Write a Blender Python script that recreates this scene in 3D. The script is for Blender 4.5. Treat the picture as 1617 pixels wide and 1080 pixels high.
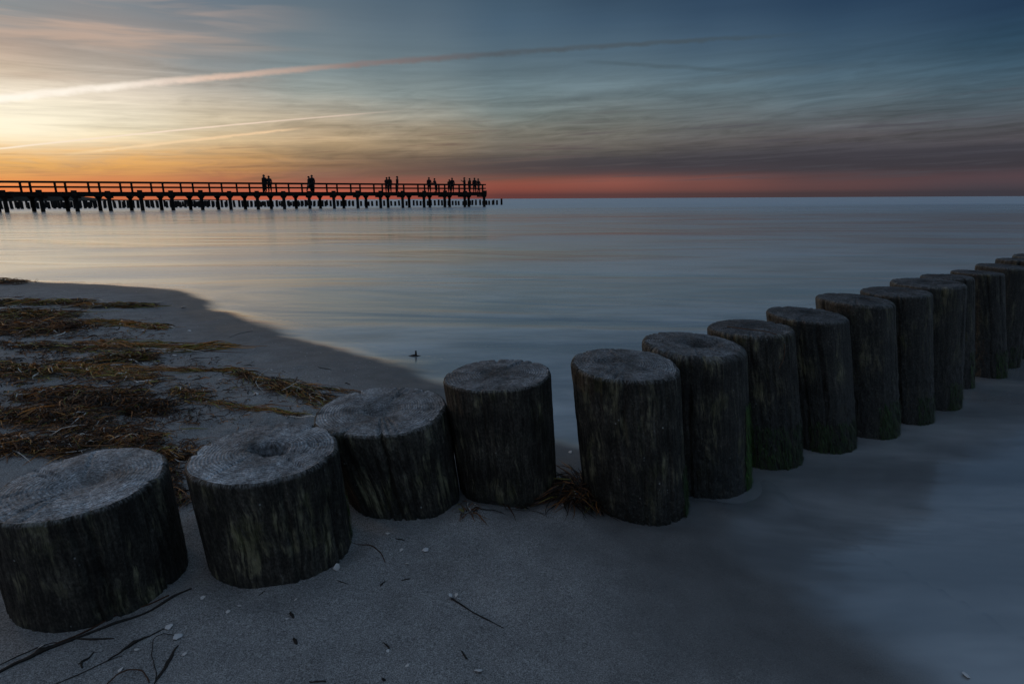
import bpy, math, random
import numpy as np
from mathutils import Matrix, Vector

scene = bpy.context.scene
for _o in list(bpy.data.objects):
    bpy.data.objects.remove(_o)
COL = scene.collection
rng = np.random.default_rng(11)
random.seed(5)

# ------------------------------------------------------------------ camera
H = 0.95                       # eye height over the sea, metres
FPX, CX, CY = 900.0, 808.5, 540.0
PITCH = math.atan(226.0 / FPX)
ROLL = math.radians(-0.28)
cam_data = bpy.data.cameras.new('camera')
cam = bpy.data.objects.new('camera', cam_data)
COL.objects.link(cam)
cam_data.sensor_width = 36.0
cam_data.lens = 36.0 * FPX / 1617.0
cam_data.clip_start = 0.05
cam_data.clip_end = 60000.0
cam.matrix_world = (Matrix.Translation((0, 0, H)) @ Matrix.Rotation(math.pi / 2 - PITCH, 4, 'X')
                    @ Matrix.Rotation(ROLL, 4, 'Z'))
scene.camera = cam

# ------------------------------------------------------------------ world: dusk sky
SUN_AZ, SUN_EL = -54.0, 5.0
scene.view_settings.view_transform = 'Standard'
scene.view_settings.look = 'None'
scene.view_settings.exposure = 0.0
scene.view_settings.gamma = 1.0
scene.view_settings.use_curve_mapping = False
scene.render.engine = 'CYCLES'
scene.cycles.use_denoising = True
scene.cycles.max_bounces = 8
scene.cycles.transparent_max_bounces = 12
scene.cycles.caustics_reflective = False
scene.cycles.caustics_refractive = False

SKY_EL= [0.35, 0.8, 1.3, 1.9, 2.5, 3.2, 4, 5, 6.2, 7.6, 9.2, 11, 13, 15, 17]
SKY_AZ= [-40, -33, -26, -18, -9, 0, 9, 18, 28, 40]
SKY=[
 [(0.6805,0.1561,0.0529),(0.7653,0.1678,0.0567),(0.7317,0.2092,0.0645),(0.6181,0.2363,0.0704),(0.4876,0.2235,0.0704),(0.7230,0.4498,0.1891),(0.8130,0.6419,0.3675),(0.8120,0.7526,0.5607),(0.8152,0.7605,0.6445),(0.8020,0.7037,0.5902),(0.5588,0.4427,0.3412),(0.4439,0.3449,0.2889),(0.2461,0.2753,0.2951),(0.2307,0.2705,0.2961),(0.2307,0.2705,0.2961)],
 [(0.5326,0.1246,0.0592),(0.5838,0.1314,0.0618),(0.5983,0.1520,0.0659),(0.5554,0.1785,0.0697),(0.4488,0.1761,0.0673),(0.5428,0.2754,0.0969),(0.6988,0.4303,0.1779),(0.7264,0.5741,0.3341),(0.7010,0.6163,0.4696),(0.6693,0.5796,0.4766),(0.5012,0.4381,0.3745),(0.3739,0.3231,0.2860),(0.2999,0.2773,0.2730),(0.1922,0.2376,0.2761),(0.1958,0.2407,0.2780)],
 [(0.4975,0.1074,0.0627),(0.4975,0.1146,0.0679),(0.4726,0.1229,0.0725),(0.4095,0.1329,0.0759),(0.3530,0.1387,0.0739),(0.3688,0.1808,0.0809),(0.5199,0.2878,0.1080),(0.6195,0.4234,0.2114),(0.6066,0.4851,0.3219),(0.5199,0.4485,0.3502),(0.3923,0.3663,0.3271),(0.2382,0.2608,0.2694),(0.2548,0.2521,0.2571),(0.1537,0.1966,0.2408),(0.1384,0.1890,0.2397)],
 [(0.5079,0.0965,0.0644),(0.4614,0.1066,0.0733),(0.3795,0.1102,0.0808),(0.2286,0.0983,0.0838),(0.2152,0.1093,0.0842),(0.2263,0.1321,0.0890),(0.2920,0.1929,0.1166),(0.4749,0.3276,0.1847),(0.5319,0.4036,0.2615),(0.4214,0.3783,0.3011),(0.2911,0.3222,0.3033),(0.2058,0.2590,0.2770),(0.1718,0.2211,0.2529),(0.1356,0.1814,0.2211),(0.1065,0.1545,0.1999)],
 [(0.3052,0.0666,0.0528),(0.3377,0.0820,0.0615),(0.3299,0.0919,0.0687),(0.2094,0.0837,0.0700),(0.1682,0.0847,0.0711),(0.1443,0.0902,0.0732),(0.1883,0.1326,0.0959),(0.3000,0.2224,0.1475),(0.3725,0.2993,0.2100),(0.3030,0.2938,0.2492),(0.2233,0.2675,0.2666),(0.1659,0.2189,0.2413),(0.1276,0.1822,0.2226),(0.1041,0.1546,0.2032),(0.0781,0.1244,0.1728)],
 [(0.1206,0.0396,0.0425),(0.2247,0.0606,0.0515),(0.2771,0.0751,0.0582),(0.1828,0.0699,0.0583),(0.1275,0.0641,0.0593),(0.0754,0.0576,0.0612),(0.1017,0.0848,0.0800),(0.1659,0.1438,0.1214),(0.2127,0.2015,0.1706),(0.1743,0.2077,0.2010),(0.1519,0.2085,0.2284),(0.1169,0.1716,0.2038),(0.0869,0.1404,0.1876),(0.0675,0.1201,0.1787),(0.0522,0.0965,0.1487)],
 [(0.0988,0.0437,0.0478),(0.2059,0.0677,0.0591),(0.2559,0.0813,0.0665),(0.2132,0.0779,0.0675),(0.1338,0.0615,0.0609),(0.0522,0.0459,0.0552),(0.0734,0.0658,0.0698),(0.1195,0.1068,0.0981),(0.1584,0.1547,0.1386),(0.1618,0.1880,0.1850),(0.1495,0.2054,0.2305),(0.1109,0.1669,0.2047),(0.0763,0.1290,0.1805),(0.0504,0.0949,0.1508),(0.0336,0.0676,0.1145)],
 [(0.0766,0.0422,0.0474),(0.1598,0.0628,0.0594),(0.1784,0.0689,0.0641),(0.1422,0.0626,0.0627),(0.0849,0.0485,0.0561),(0.0459,0.0416,0.0545),(0.0570,0.0530,0.0646),(0.1001,0.0910,0.0946),(0.1303,0.1358,0.1379),(0.1290,0.1606,0.1746),(0.1093,0.1621,0.1939),(0.0805,0.1343,0.1805),(0.0553,0.1024,0.1589),(0.0348,0.0719,0.1264),(0.0253,0.0567,0.1070)],
 [(0.0579,0.0395,0.0477),(0.1110,0.0559,0.0606),(0.1026,0.0550,0.0616),(0.0775,0.0486,0.0585),(0.0501,0.0397,0.0530),(0.0429,0.0400,0.0558),(0.0569,0.0539,0.0692),(0.0994,0.0905,0.1002),(0.1093,0.1258,0.1417),(0.0924,0.1316,0.1584),(0.0728,0.1214,0.1603),(0.0519,0.0992,0.1492),(0.0336,0.0728,0.1270),(0.0199,0.0490,0.0987),(0.0198,0.0487,0.0983)],
 [(0.0429,0.0400,0.0542),(0.0655,0.0518,0.0669),(0.0857,0.0541,0.0683),(0.0599,0.0442,0.0584),(0.0382,0.0372,0.0530),(0.0362,0.0395,0.0587),(0.0697,0.0630,0.0751),(0.0802,0.0846,0.1006),(0.0751,0.1017,0.1273),(0.0620,0.1041,0.1394),(0.0396,0.0827,0.1260),(0.0234,0.0615,0.1073),(0.0144,0.0395,0.0844),(0.0144,0.0395,0.0844),(0.0144,0.0395,0.0844)],
]


class Nodes:
    """small helper that writes node maths as expressions"""
    def __init__(self, tree):
        self.t = tree
    def new(self, kind, **kw):
        n = self.t.nodes.new(kind)
        for k, v in kw.items():
            setattr(n, k, v)
        return n
    def put(self, sock, v):
        if isinstance(v, bpy.types.NodeSocket):
            self.t.links.new(v, sock)
        elif v is not None:
            sock.default_value = v
    def m(self, op, a, b=None, c=None, clamp=False):
        n = self.new('ShaderNodeMath', operation=op, use_clamp=clamp)
        self.put(n.inputs[0], a)
        if b is not None: self.put(n.inputs[1], b)
        if c is not None: self.put(n.inputs[2], c)
        return n.outputs[0]
    def add(self, a, b): return self.m('ADD', a, b)
    def sub(self, a, b): return self.m('SUBTRACT', a, b)
    def mul(self, a, b): return self.m('MULTIPLY', a, b)
    def smooth(self, v, lo, hi, olo=0.0, ohi=1.0):
        n = self.new('ShaderNodeMapRange', interpolation_type='SMOOTHSTEP')
        self.put(n.inputs[0], v)
        for i, q in enumerate((lo, hi, olo, ohi)):
            self.put(n.inputs[i + 1], q)
        return n.outputs[0]
    def lin(self, v, lo, hi, olo=0.0, ohi=1.0):
        n = self.new('ShaderNodeMapRange')
        self.put(n.inputs[0], v)
        for i, q in enumerate((lo, hi, olo, ohi)):
            self.put(n.inputs[i + 1], q)
        return n.outputs[0]
    def vec(self, x, y, z):
        n = self.new('ShaderNodeCombineXYZ')
        for i, q in enumerate((x, y, z)):
            self.put(n.inputs[i], q)
        return n.outputs[0]
    def xyz(self, v):
        n = self.new('ShaderNodeSeparateXYZ'); self.put(n.inputs[0], v)
        return n.outputs[0], n.outputs[1], n.outputs[2]
    def noise(self, v, scale, detail=3.0, rough=0.55, dist=0.0, color=False):
        n = self.new('ShaderNodeTexNoise')
        self.put(n.inputs['Vector'], v)
        n.inputs['Scale'].default_value = scale
        n.inputs['Detail'].default_value = detail
        n.inputs['Roughness'].default_value = rough
        n.inputs['Distortion'].default_value = dist
        return n.outputs['Color'] if color else n.outputs['Fac']
    def voronoi(self, v, scale, feature='F1'):
        n = self.new('ShaderNodeTexVoronoi', feature=feature)
        self.put(n.inputs['Vector'], v); n.inputs['Scale'].default_value = scale
        return n.outputs['Distance']
    def ramp(self, fac, stops, interp='LINEAR'):
        n = self.new('ShaderNodeValToRGB')
        self.put(n.inputs[0], fac)
        r = n.color_ramp; r.interpolation = interp
        while len(r.elements) > 1: r.elements.remove(r.elements[-1])
        for i, (p, c) in enumerate(stops):
            e = r.elements[0] if i == 0 else r.elements.new(p)
            e.position = p
            e.color = (c, c, c, 1) if isinstance(c, (int, float)) else (*c, 1)
        return n.outputs[0]
    def mix(self, fac, a, b, blend='MIX'):
        n = self.new('ShaderNodeMix', data_type='RGBA', blend_type=blend)
        self.put(n.inputs[0], fac)
        for i, q in ((6, a), (7, b)):
            if isinstance(q, tuple): q = (*q, 1.0) if len(q) == 3 else q
            self.put(n.inputs[i], q)
        return n.outputs[2]
    def vscale(self, v, s):
        n = self.new('ShaderNodeVectorMath', operation='MULTIPLY')
        self.put(n.inputs[0], v); n.inputs[1].default_value = s
        return n.outputs[0]
    def attr(self, name, out='Fac'):
        n = self.new('ShaderNodeAttribute', attribute_name=name)
        return n.outputs[out]
    def bump(self, h, strength, dist, normal=None):
        n = self.new('ShaderNodeBump')
        n.inputs['Strength'].default_value = strength
        n.inputs['Distance'].default_value = dist
        self.put(n.inputs['Height'], h)
        if normal is not None: self.put(n.inputs['Normal'], normal)
        return n.outputs[0]

world = bpy.data.worlds.new('World')
scene.world = world
world.use_nodes = True
wt = world.node_tree
wt.nodes.clear()
W = Nodes(wt)
d = W.new('ShaderNodeTexCoord').outputs['Generated']
dx, dy, dz = W.xyz(d)
az = W.mul(W.m('ARCTAN2', dx, dy), 180 / math.pi)
el = W.mul(W.m('ARCSINE', dz), 180 / math.pi)
# gentle waviness so that the cloud layers are not ruled lines
wv = W.noise(W.vec(W.mul(az, 0.035), W.mul(el, 0.22), 0.3), 1.0, 3.0, 0.55)
el_w = W.add(el, W.mul(W.sub(wv, 0.5), W.smooth(el, 1.2, 4.5, 0.0, 1.2)))
ZEN = (0.112, 0.180, 0.276)
def sky_column(row, up=None):
    st = [(max(0.0, e / 90.0), c) for e, c in zip(SKY_EL, row)]
    top = np.array(row[-1])
    z = np.array(ZEN)
    for e, f in ((26, .45), (40, .8), (70, 1.0)):
        st.append((e / 90.0, tuple(top * (1 - f) + z * f)))
    return st
EAST = [(.066, .070, .090), (.070, .072, .098), (.080, .080, .105), (.090, .088, .112), (.098, .095, .120), (.108, .106, .132),
        (.114, .114, .142), (.118, .122, .152), (.120, .130, .162), (.118, .134, .172), (.114, .138, .182), (.108, .140, .190),
        (.104, .142, .198), (.100, .144, .206), (.098, .146, .212)]
SIDE = [tuple(np.array(a) * .5 + np.array(b) * .5) for a, b in zip(SKY[9], EAST)]
cols = [(-180, EAST), (-125, EAST), (-100, SKY[5]), (-80, SKY[3]), (-58, SKY[1]), (-48, SKY[0])]
cols += list(zip(SKY_AZ, SKY)) + [(75, SIDE), (120, EAST), (180, EAST)]
fac_el = W.m('DIVIDE', W.m('MAXIMUM', el_w, 0.0), 90.0)
sky = None
for i, (a, row) in enumerate(cols):
    c = W.ramp(fac_el, sky_column(row))
    if sky is None: sky = c
    else: sky = W.mix(W.smooth(az, cols[i - 1][0], a), sky, c)
# streaky cirrus: brightens and darkens the low sky in long thin bands
shear = W.sub(el, W.mul(az, 0.018))
s1 = W.noise(W.vec(W.mul(az, 0.045), W.mul(shear, 0.95), 1.7), 1.0, 5.0, 0.58, 0.5)
s2 = W.noise(W.vec(W.mul(az, 0.11), W.mul(W.sub(el, W.mul(az, 0.035)), 2.4), 4.2), 1.0, 4.0, 0.6, 0.3)
amp = W.mul(W.smooth(el, 0.8, 3.0), W.smooth(el, 15.0, 6.5, 0.10, 0.9))
s3 = W.noise(W.vec(W.mul(az, 0.16), W.mul(W.sub(el, W.mul(az, 0.06)), 1.1), 6.4), 1.0, 6.0, 0.62, 1.6)
st = W.add(W.mul(W.sub(s1, 0.5), 1.5), W.mul(W.sub(s2, 0.5), W.smooth(el, 10.0, 5.0, 0.15, 0.9)))
st = W.add(st, W.mul(W.mul(W.sub(s3, 0.5), W.smooth(el, 2.0, 4.5)), W.smooth(el, 14.0, 8.0, 0.25, 0.9)))
gain = W.add(1.0, W.mul(st, amp))
sky = W.mix(1.0, sky, W.vec(gain, gain, gain), 'MULTIPLY')
# the glow of the veiled sun and the purple bank that lies along the horizon away from it
ga = W.m('DIVIDE', W.add(az, 42.0), 14.0); ge = W.m('DIVIDE', W.sub(el, 5.6), 2.3)
glow = W.m('EXPONENT', W.mul(-1.0, W.add(W.mul(ga, ga), W.mul(ge, ge))))
glow = W.mul(glow, W.lin(s2, .3, .7, .6, 1.1))
sky = W.mix(W.m('MINIMUM', W.mul(glow, .98), 1.0), sky, (1.06, .97, .76))
bk = W.mul(W.smooth(el_w, 1.7, 2.6), W.smooth(W.add(el, W.mul(W.sub(s2, .5), 3.0)), 4.4, 3.0))
bk = W.mul(bk, W.mul(W.smooth(az, -24.0, 4.0, 0.0, .85), W.lin(s2, .3, .7, .75, 1.1)))
sky = W.mix(W.m('MINIMUM', bk, 1.0), sky, W.mix(W.smooth(az, -20.0, 15.0), (.085, .060, .062), (.043, .040, .056)))
ga2 = W.m('DIVIDE', W.add(az, 38.0), 15.0); ge2 = W.m('DIVIDE', W.sub(el_w, 3.0), 1.1)
glow2 = W.m('EXPONENT', W.mul(-1.0, W.add(W.mul(ga2, ga2), W.mul(ge2, ge2))))
sky = W.mix(W.mul(glow2, W.lin(s3, .32, .68, .25, .95)), sky, (.86, .43, .11))
# dark wisps of the low bank, thicker away from the sunset
dk = W.smooth(s2, 0.50, 0.72)
dk = W.mul(dk, W.mul(W.smooth(el, .9, 2.2), W.smooth(el, W.smooth(az, -40.0, -5.0, 4.2, 9.5), W.smooth(az, -40.0, -5.0, 2.8, 5.0))))
dk = W.mul(dk, W.smooth(az, -40.0, -8.0, 0.55, 0.75))
sky = W.mix(dk, sky, W.mix(W.smooth(az, -35.0, 20.0), (0.20, 0.105, 0.060), (0.062, 0.058, 0.075)))
# rosy high veil over the sunset
veil = W.smooth(W.noise(W.vec(W.mul(az, 0.06), W.mul(W.sub(el, W.mul(az, 0.05)), 0.55), 9.1), 1.0, 4.0, 0.55, 0.4), 0.46, 0.66)
veil = W.mul(veil, W.mul(W.smooth(el, 8.0, 10.5), W.smooth(az, -14.0, -34.0, 0.0, 0.5)))
sky = W.mix(veil, sky, (0.68, 0.46, 0.34))

def poly(pts, deg):
    a = np.array(pts, float)
    return np.polyfit(a[:, 0], a[:, 1], deg)[::-1]
def poly_node(co, x):
    r = float(co[-1])
    for k in co[-2::-1]:
        r = W.add(W.mul(r, x), float(k))
    return r
def trail(pts, deg, half, az0, az1, fade, colors, amount, seed, ragged):
    """a condensation trail: a thin cloud that follows a curve over the sky"""
    c = poly_node(poly(pts, deg), az)
    n = W.noise(W.vec(W.mul(az, 0.55), W.mul(el, 0.9), seed), 1.0, 4.0, 0.6)
    dd = W.m('ABSOLUTE', W.add(W.sub(el, c), W.mul(W.sub(n, 0.5), ragged)))
    m = W.smooth(dd, half, W.mul(half, 0.1) if isinstance(half, bpy.types.NodeSocket) else half * 0.1)
    m = W.mul(m, W.mul(W.smooth(az, az0, az0 + fade), W.smooth(az, az1, az1 - fade)))
    m = W.mul(m, W.lin(n, 0.3, 0.7, 0.65, 1.0))
    col = W.ramp(W.lin(az, -50.0, 30.0), colors)
    return m if amount is None else W.mul(m, amount), col
pos = lambda a: (a + 50.0) / 80.0
M1 = [(-43.23, 6.29), (-39.83, 7.07), (-35.08, 8.12), (-29.76, 9.17), (-22.6, 10.34), (-17.38, 11.15), (-11.89, 11.66),
      (-6.18, 12.27), (-0.36, 12.83), (5.43, 13.1), (11.11, 13.09), (16.56, 13.11), (24.14, 12.88)]
w1 = W.ramp(W.lin(az, -50.0, 30.0), [(0, .46), (pos(-32), .40), (pos(-18), .36), (pos(0), .40), (pos(24), .24)])
m, c = trail(M1, 3, w1, -75, 28, 12, [(0, (1.12, 1.06, .98)), (pos(-33), (1.08, .98, .86)), (pos(-26), (.80, .58, .46)), (pos(-14), (.26, .19, .18)),
             (pos(-2), (.085, .105, .125)), (pos(24), (.045, .075, .10))], 1.0, 2.2, .45)
sky = W.mix(m, sky, c)
M2 = [(-40.4, 3.7), (-36.63, 4.38), (-33.77, 4.84), (-27.95, 5.71), (-23.02, 6.49), (-17.73, 7.11), (-9.83, 7.91)]
m, c = trail(M2, 2, .105, -60, -9, 8, [(0, (1.0, .9, .74)), (pos(-25), (.95, .74, .58)), (pos(-9), (.55, .45, .38)), (1, (.3, .3, .3))], 1.0, 5.5, .06)
sky = W.mix(m, sky, c)
M3 = [(-36.38, 3.51), (-33.5, 3.86), (-28.53, 4.84), (-23.11, 5.56), (-20.49, 6.01)]
m, c = trail(M3, 2, .16, -37.5, -18, 4, [(0, (1.0, .82, .5)), (pos(-25), (.95, .66, .40)), (1, (.6, .45, .3))], .95, 7.1, .30)
sky = W.mix(m, sky, c)
M4 = [(6.03, 12.02), (11.19, 11.54), (15.63, 11.11), (21.96, 10.3)]
m, c = trail(M4, 2, .26, 4.5, 24, 6, [(0, (.08, .11, .13)), (1, (.055, .085, .105))], .55, 3.3, .25)
sky = W.mix(m, sky, c)
M5 = [(0.0, 8.3), (8.0, 9.0), (16.0, 9.9), (30.0, 10.2)]
m, c = trail(M5, 2, .5, -6, 32, 12, [(0, (.10, .12, .13)), (1, (.065, .09, .105))], .4, 8.3, .6)
sky = W.mix(m, sky, c)
# the physical clear-sky twilight underneath
nish = W.new('ShaderNodeTexSky', sky_type='NISHITA')
nish.sun_disc = False
nish.sun_elevation = math.radians(SUN_EL)
nish.sun_rotation = math.radians(SUN_AZ)
bg1 = W.new('ShaderNodeBackground'); W.put(bg1.inputs['Color'], sky); bg1.inputs['Strength'].default_value = 0.93
bg2 = W.new('ShaderNodeBackground'); W.put(bg2.inputs['Color'], nish.outputs[0]); bg2.inputs['Strength'].default_value = 0.004
ad = W.new('ShaderNodeAddShader')
wt.links.new(bg1.outputs[0], ad.inputs[0]); wt.links.new(bg2.outputs[0], ad.inputs[1])
wout = W.new('ShaderNodeOutputWorld')
wt.links.new(ad.outputs[0], wout.inputs['Surface'])

# the sun is veiled by cloud low on the left: weak, warm, wide
sl = bpy.data.lights.new('sun', 'SUN')
sl.energy = 0.22
sl.angle = math.radians(14.0)
sl.color = (1.0, 0.60, 0.28)
sun = bpy.data.objects.new('sun', sl)
COL.objects.link(sun)
_a, _e = math.radians(SUN_AZ), math.radians(SUN_EL)
sun.rotation_euler = Vector((-math.sin(_a) * math.cos(_e), -math.cos(_a) * math.cos(_e), -math.sin(_e))).to_track_quat('-Z', 'Y').to_euler()

# ------------------------------------------------------------------ numeric helpers
_perm = np.random.default_rng(3).permutation(256).astype(np.int64)
_perm = np.concatenate([_perm, _perm, _perm])
def noise3(x, y, z):
    """gradient noise, about -1..1, vectorised"""
    x, y, z = np.broadcast_arrays(np.asarray(x, float), np.asarray(y, float), np.asarray(z, float))
    xi, yi, zi = np.floor(x).astype(np.int64), np.floor(y).astype(np.int64), np.floor(z).astype(np.int64)
    xf, yf, zf = x - xi, y - yi, z - zi
    xi &= 255; yi &= 255; zi &= 255
    u, v, w = (t * t * t * (t * (t * 6 - 15) + 10) for t in (xf, yf, zf))
    def g(i, j, k):
        h = _perm[_perm[_perm[(xi + i) & 255] + ((yi + j) & 255)] + ((zi + k) & 255)] & 15
        X, Y, Z = xf - i, yf - j, zf - k
        a = np.where(h < 8, X, Y)
        b = np.where(h < 4, Y, np.where((h == 12) | (h == 14), X, Z))
        return np.where(h & 1, -a, a) + np.where(h & 2, -b, b)
    L = lambda a, b, t: a + t * (b - a)
    return L(L(L(g(0, 0, 0), g(1, 0, 0), u), L(g(0, 1, 0), g(1, 1, 0), u), v),
             L(L(g(0, 0, 1), g(1, 0, 1), u), L(g(0, 1, 1), g(1, 1, 1), u), v), w)
def fbm(x, y, z, octaves=4, gain=.5, lac=2.03):
    s, a = 0.0, 1.0
    for _ in range(octaves):
        s = s + a * noise3(x, y, z)
        x, y, z, a = np.asarray(x) * lac + 3.7, np.asarray(y) * lac + 1.3, np.asarray(z) * lac + 5.1, a * gain
    return s
def sstep(x, a, b):
    t = np.clip((x - a) / (b - a), 0, 1)
    return t * t * (3 - 2 * t)

def mesh_np(name, verts, faces, mats=(), smooth=True, attrs=None, mat_index=None):
    """faces: (n,3) or (n,4) int array, or a list of such arrays"""
    fl = faces if isinstance(faces, list) else [faces]
    me = bpy.data.meshes.new(name)
    v = np.asarray(verts, np.float32)
    loops = np.concatenate([np.asarray(f, np.int32).ravel() for f in fl])
    tot = np.concatenate([np.full(len(f), f.shape[1], np.int32) for f in fl])
    start = np.concatenate([[0], np.cumsum(tot)[:-1]]).astype(np.int32)
    me.vertices.add(len(v)); me.vertices.foreach_set('co', v.ravel())
    me.loops.add(len(loops)); me.loops.foreach_set('vertex_index', loops)
    me.polygons.add(len(tot))
    me.polygons.foreach_set('loop_start', start)
    me.polygons.foreach_set('loop_total', tot)
    if mat_index is not None: me.polygons.foreach_set('material_index', np.asarray(mat_index, np.int32))
    me.update(calc_edges=True)
    me.polygons.foreach_set('use_smooth', np.full(len(tot), bool(smooth)))
    for k, (kind, arr) in (attrs or {}).items():
        at = me.attributes.new(k, kind, 'POINT')
        a = np.asarray(arr, np.float32).ravel()
        at.data.foreach_set({'FLOAT': 'value', 'FLOAT_VECTOR': 'vector', 'FLOAT_COLOR': 'color'}[kind], a)
    for m_ in mats: me.materials.append(m_)
    me.validate()
    return me
def obj(name, me, parent=None, loc=None):
    o = bpy.data.objects.new(name, me)
    COL.objects.link(o)
    if parent is not None: o.parent = parent
    if loc is not None: o.location = loc
    return o
def tag(o, label=None, category=None, group=None, kind=None):
    for k, v in (('label', label), ('category', category), ('group', group), ('kind', kind)):
        if v: o[k] = v
    return o
def grid_faces(nr, nc, wrap=False):
    i = np.arange(nr - 1)[:, None] * nc
    j = np.arange(nc if wrap else nc - 1)[None, :]
    j2 = (j + 1) % nc
    return np.stack([i + j, i + j2, i + nc + j2, i + nc + j], -1).reshape(-1, 4)
def material(name):
    m_ = bpy.data.materials.new(name)
    m_.use_nodes = True
    t = m_.node_tree
    t.nodes.clear()
    n = Nodes(t)
    out = n.new('ShaderNodeOutputMaterial')
    return m_, n, out
def principled(n, out, color, rough=.7, spec=.5, normal=None, ior=None):
    b = n.new('ShaderNodeBsdfPrincipled')
    if isinstance(color, tuple): color = (*color, 1.0)
    n.put(b.inputs['Base Color'], color)
    n.put(b.inputs['Roughness'], rough)
    n.put(b.inputs['Specular IOR Level'], spec)
    if ior: b.inputs['IOR'].default_value = ior
    if normal is not None: n.put(b.inputs['Normal'], normal)
    if out is not None: n.t.links.new(b.outputs[0], out.inputs['Surface'])
    return b

# ------------------------------------------------------------------ the lie of the land
# the water line on the ground, metres (far left round the spit, through the gap, down the right)
SHORE = np.array([(-40, 13), (-14, 8.6), (-6.23, 6.92), (-5.23, 6.66), (-4.32, 6.38), (-3.75, 6.18), (-3.3, 5.86), (-2.95, 5.45), (-2.6, 5.0), (-2.28, 4.65),
                  (-1.75, 4.15), (-1.35, 3.72), (-0.99, 3.44), (-0.62, 3.15), (-0.30, 2.80), (.10, 2.42), (.45, 2.10), (.66, 1.84), (.76, 1.62), (.84, 1.42),
                  (.95, 1.22), (1.04, 1.0), (1.10, .6), (1.2, -.5), (1.6, -4), (3, -14)], float)
def shore_dist(x, y):
    """signed distance to the water line, positive on the beach"""
    x = np.asarray(x, float); y = np.asarray(y, float)
    best = np.full(x.shape, 1e9); sgn = np.ones(x.shape)
    for (ax, ay), (bx, by) in zip(SHORE[:-1], SHORE[1:]):
        ex, ey = bx - ax, by - ay
        t = np.clip(((x - ax) * ex + (y - ay) * ey) / (ex * ex + ey * ey), 0, 1)
        qx, qy = x - ax - t * ex, y - ay - t * ey
        dd = qx * qx + qy * qy
        cr = ex * qy - ey * qx                       # left of the walk = sea
        s = np.where(cr < 0, 1.0, -1.0)
        up = dd < best - 1e-12
        best = np.where(up, dd, best); sgn = np.where(up, s, sgn)
    return np.sqrt(best) * sgn
# post: base x, y, ground; top x, y, z; radius at base and top
POSTS = [
 (-0.975, 1.186, 0.060, -0.984, 1.186, 0.331, 0.178, 0.176),
 (-0.598, 1.318, 0.060, -0.617, 1.318, 0.344, 0.172, 0.177),
 (-0.334, 1.610, 0.060, -0.398, 1.625, 0.335, 0.166, 0.197),
 (-0.013, 1.700, 0.060, -0.046, 1.700, 0.421, 0.157, 0.168),
 (0.386, 1.632, 0.040, 0.333, 1.629, 0.474, 0.157, 0.162),
 (0.659, 1.835, 0.010, 0.599, 1.835, 0.482, 0.163, 0.169),
 (0.956, 2.015, 0.000, 0.862, 2.015, 0.496, 0.140, 0.145),
 (1.233, 2.142, 0.000, 1.127, 2.142, 0.518, 0.137, 0.142),
 (1.491, 2.274, 0.000, 1.386, 2.274, 0.552, 0.137, 0.141),
 (1.745, 2.410, 0.000, 1.639, 2.410, 0.560, 0.127, 0.131),
 (1.986, 2.584, 0.000, 1.895, 2.584, 0.572, 0.139, 0.144),
 (2.302, 2.854, 0.000, 2.184, 2.854, 0.563, 0.105, 0.109),
 (2.608, 3.031, 0.000, 2.477, 3.031, 0.561, 0.110, 0.114),
 (2.826, 3.234, 0.000, 2.796, 3.234, 0.568, 0.131, 0.135),
 (3.113, 3.432, 0.000, 3.083, 3.432, 0.582, 0.135, 0.138),
 (3.391, 3.625, 0.000, 3.361, 3.625, 0.584, 0.141, 0.146)]
def sand_h(x, y):
    x = np.asarray(x, float); y = np.asarray(y, float)
    dd = shore_dist(x, y)
    dd = dd + .07 * fbm(x * 1.7, y * 1.7, 0.5, 4) * sstep(y, -1, 2.5) + .03 * noise3(x * .6, y * .6, 3.3)
    dd = dd + .10 + .15 * sstep(y, 2.1, 2.7)
    flat_ = 1.05 + .75 * sstep(x, .25, .8) * sstep(y, 2.4, 1.9)
    z = np.where(dd > 0, .105 * (1 - np.exp(-np.maximum(dd, 0) / flat_)) * (.04 + .96 * sstep(dd, .02, .42)),
                 -.10 * (1 - np.exp(-np.maximum(-dd, 0) / 1.0)) - .05 * np.maximum(-dd, 0))
    z = np.maximum(z, -3.0)
    dry = sstep(dd, .25, 1.1)
    near = 1 / (1 + (np.hypot(x, y) / 6.0) ** 4)
    z = z + near * sstep(np.abs(dd), .04, .45) * (.0042 * fbm(x * 3.4, y * 3.4, 2.2, 3) + dry * (.0024 + .0040 * sstep(x, -.7, -1.3) * sstep(y, 1.5, 1.9)) * fbm(x * 13, y * 13, 4.1, 4))
    # trodden sand behind the second post: a scuffed footprint
    for (fx, fy, r_, h_) in ((-.95, 2.28, .20, .020), (-1.25, 2.02, .16, .012), (-.72, 2.05, .16, .010)):
        k = np.exp(-(((x - fx) / r_) ** 2 + ((y - fy) / (r_ * .75)) ** 2))
        z = z + h_ * k * (fbm(x * 11, y * 11, 7.7, 4) * 1.1 + .2)
    # scour round the post feet and the low ridge heaped between them
    for p in POSTS[:7]:
        r_ = np.hypot(x - p[0], y - p[1]) - p[6]
        w_ = .6 + .8 * noise3(x * 6, y * 6, 5.5)
        z = z - .016 * w_ * np.exp(-(r_ / .035) ** 2) + .010 * w_ * np.exp(-((r_ - .10) / .05) ** 2)
    return z
FW = np.array([0, math.cos(PITCH), -math.sin(PITCH)]); UP0 = np.array([0, math.sin(PITCH), math.cos(PITCH)]); R0 = np.array([1., 0, 0])
RT = math.cos(ROLL) * R0 + math.sin(ROLL) * UP0; UPV = -math.sin(ROLL) * R0 + math.cos(ROLL) * UP0
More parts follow.
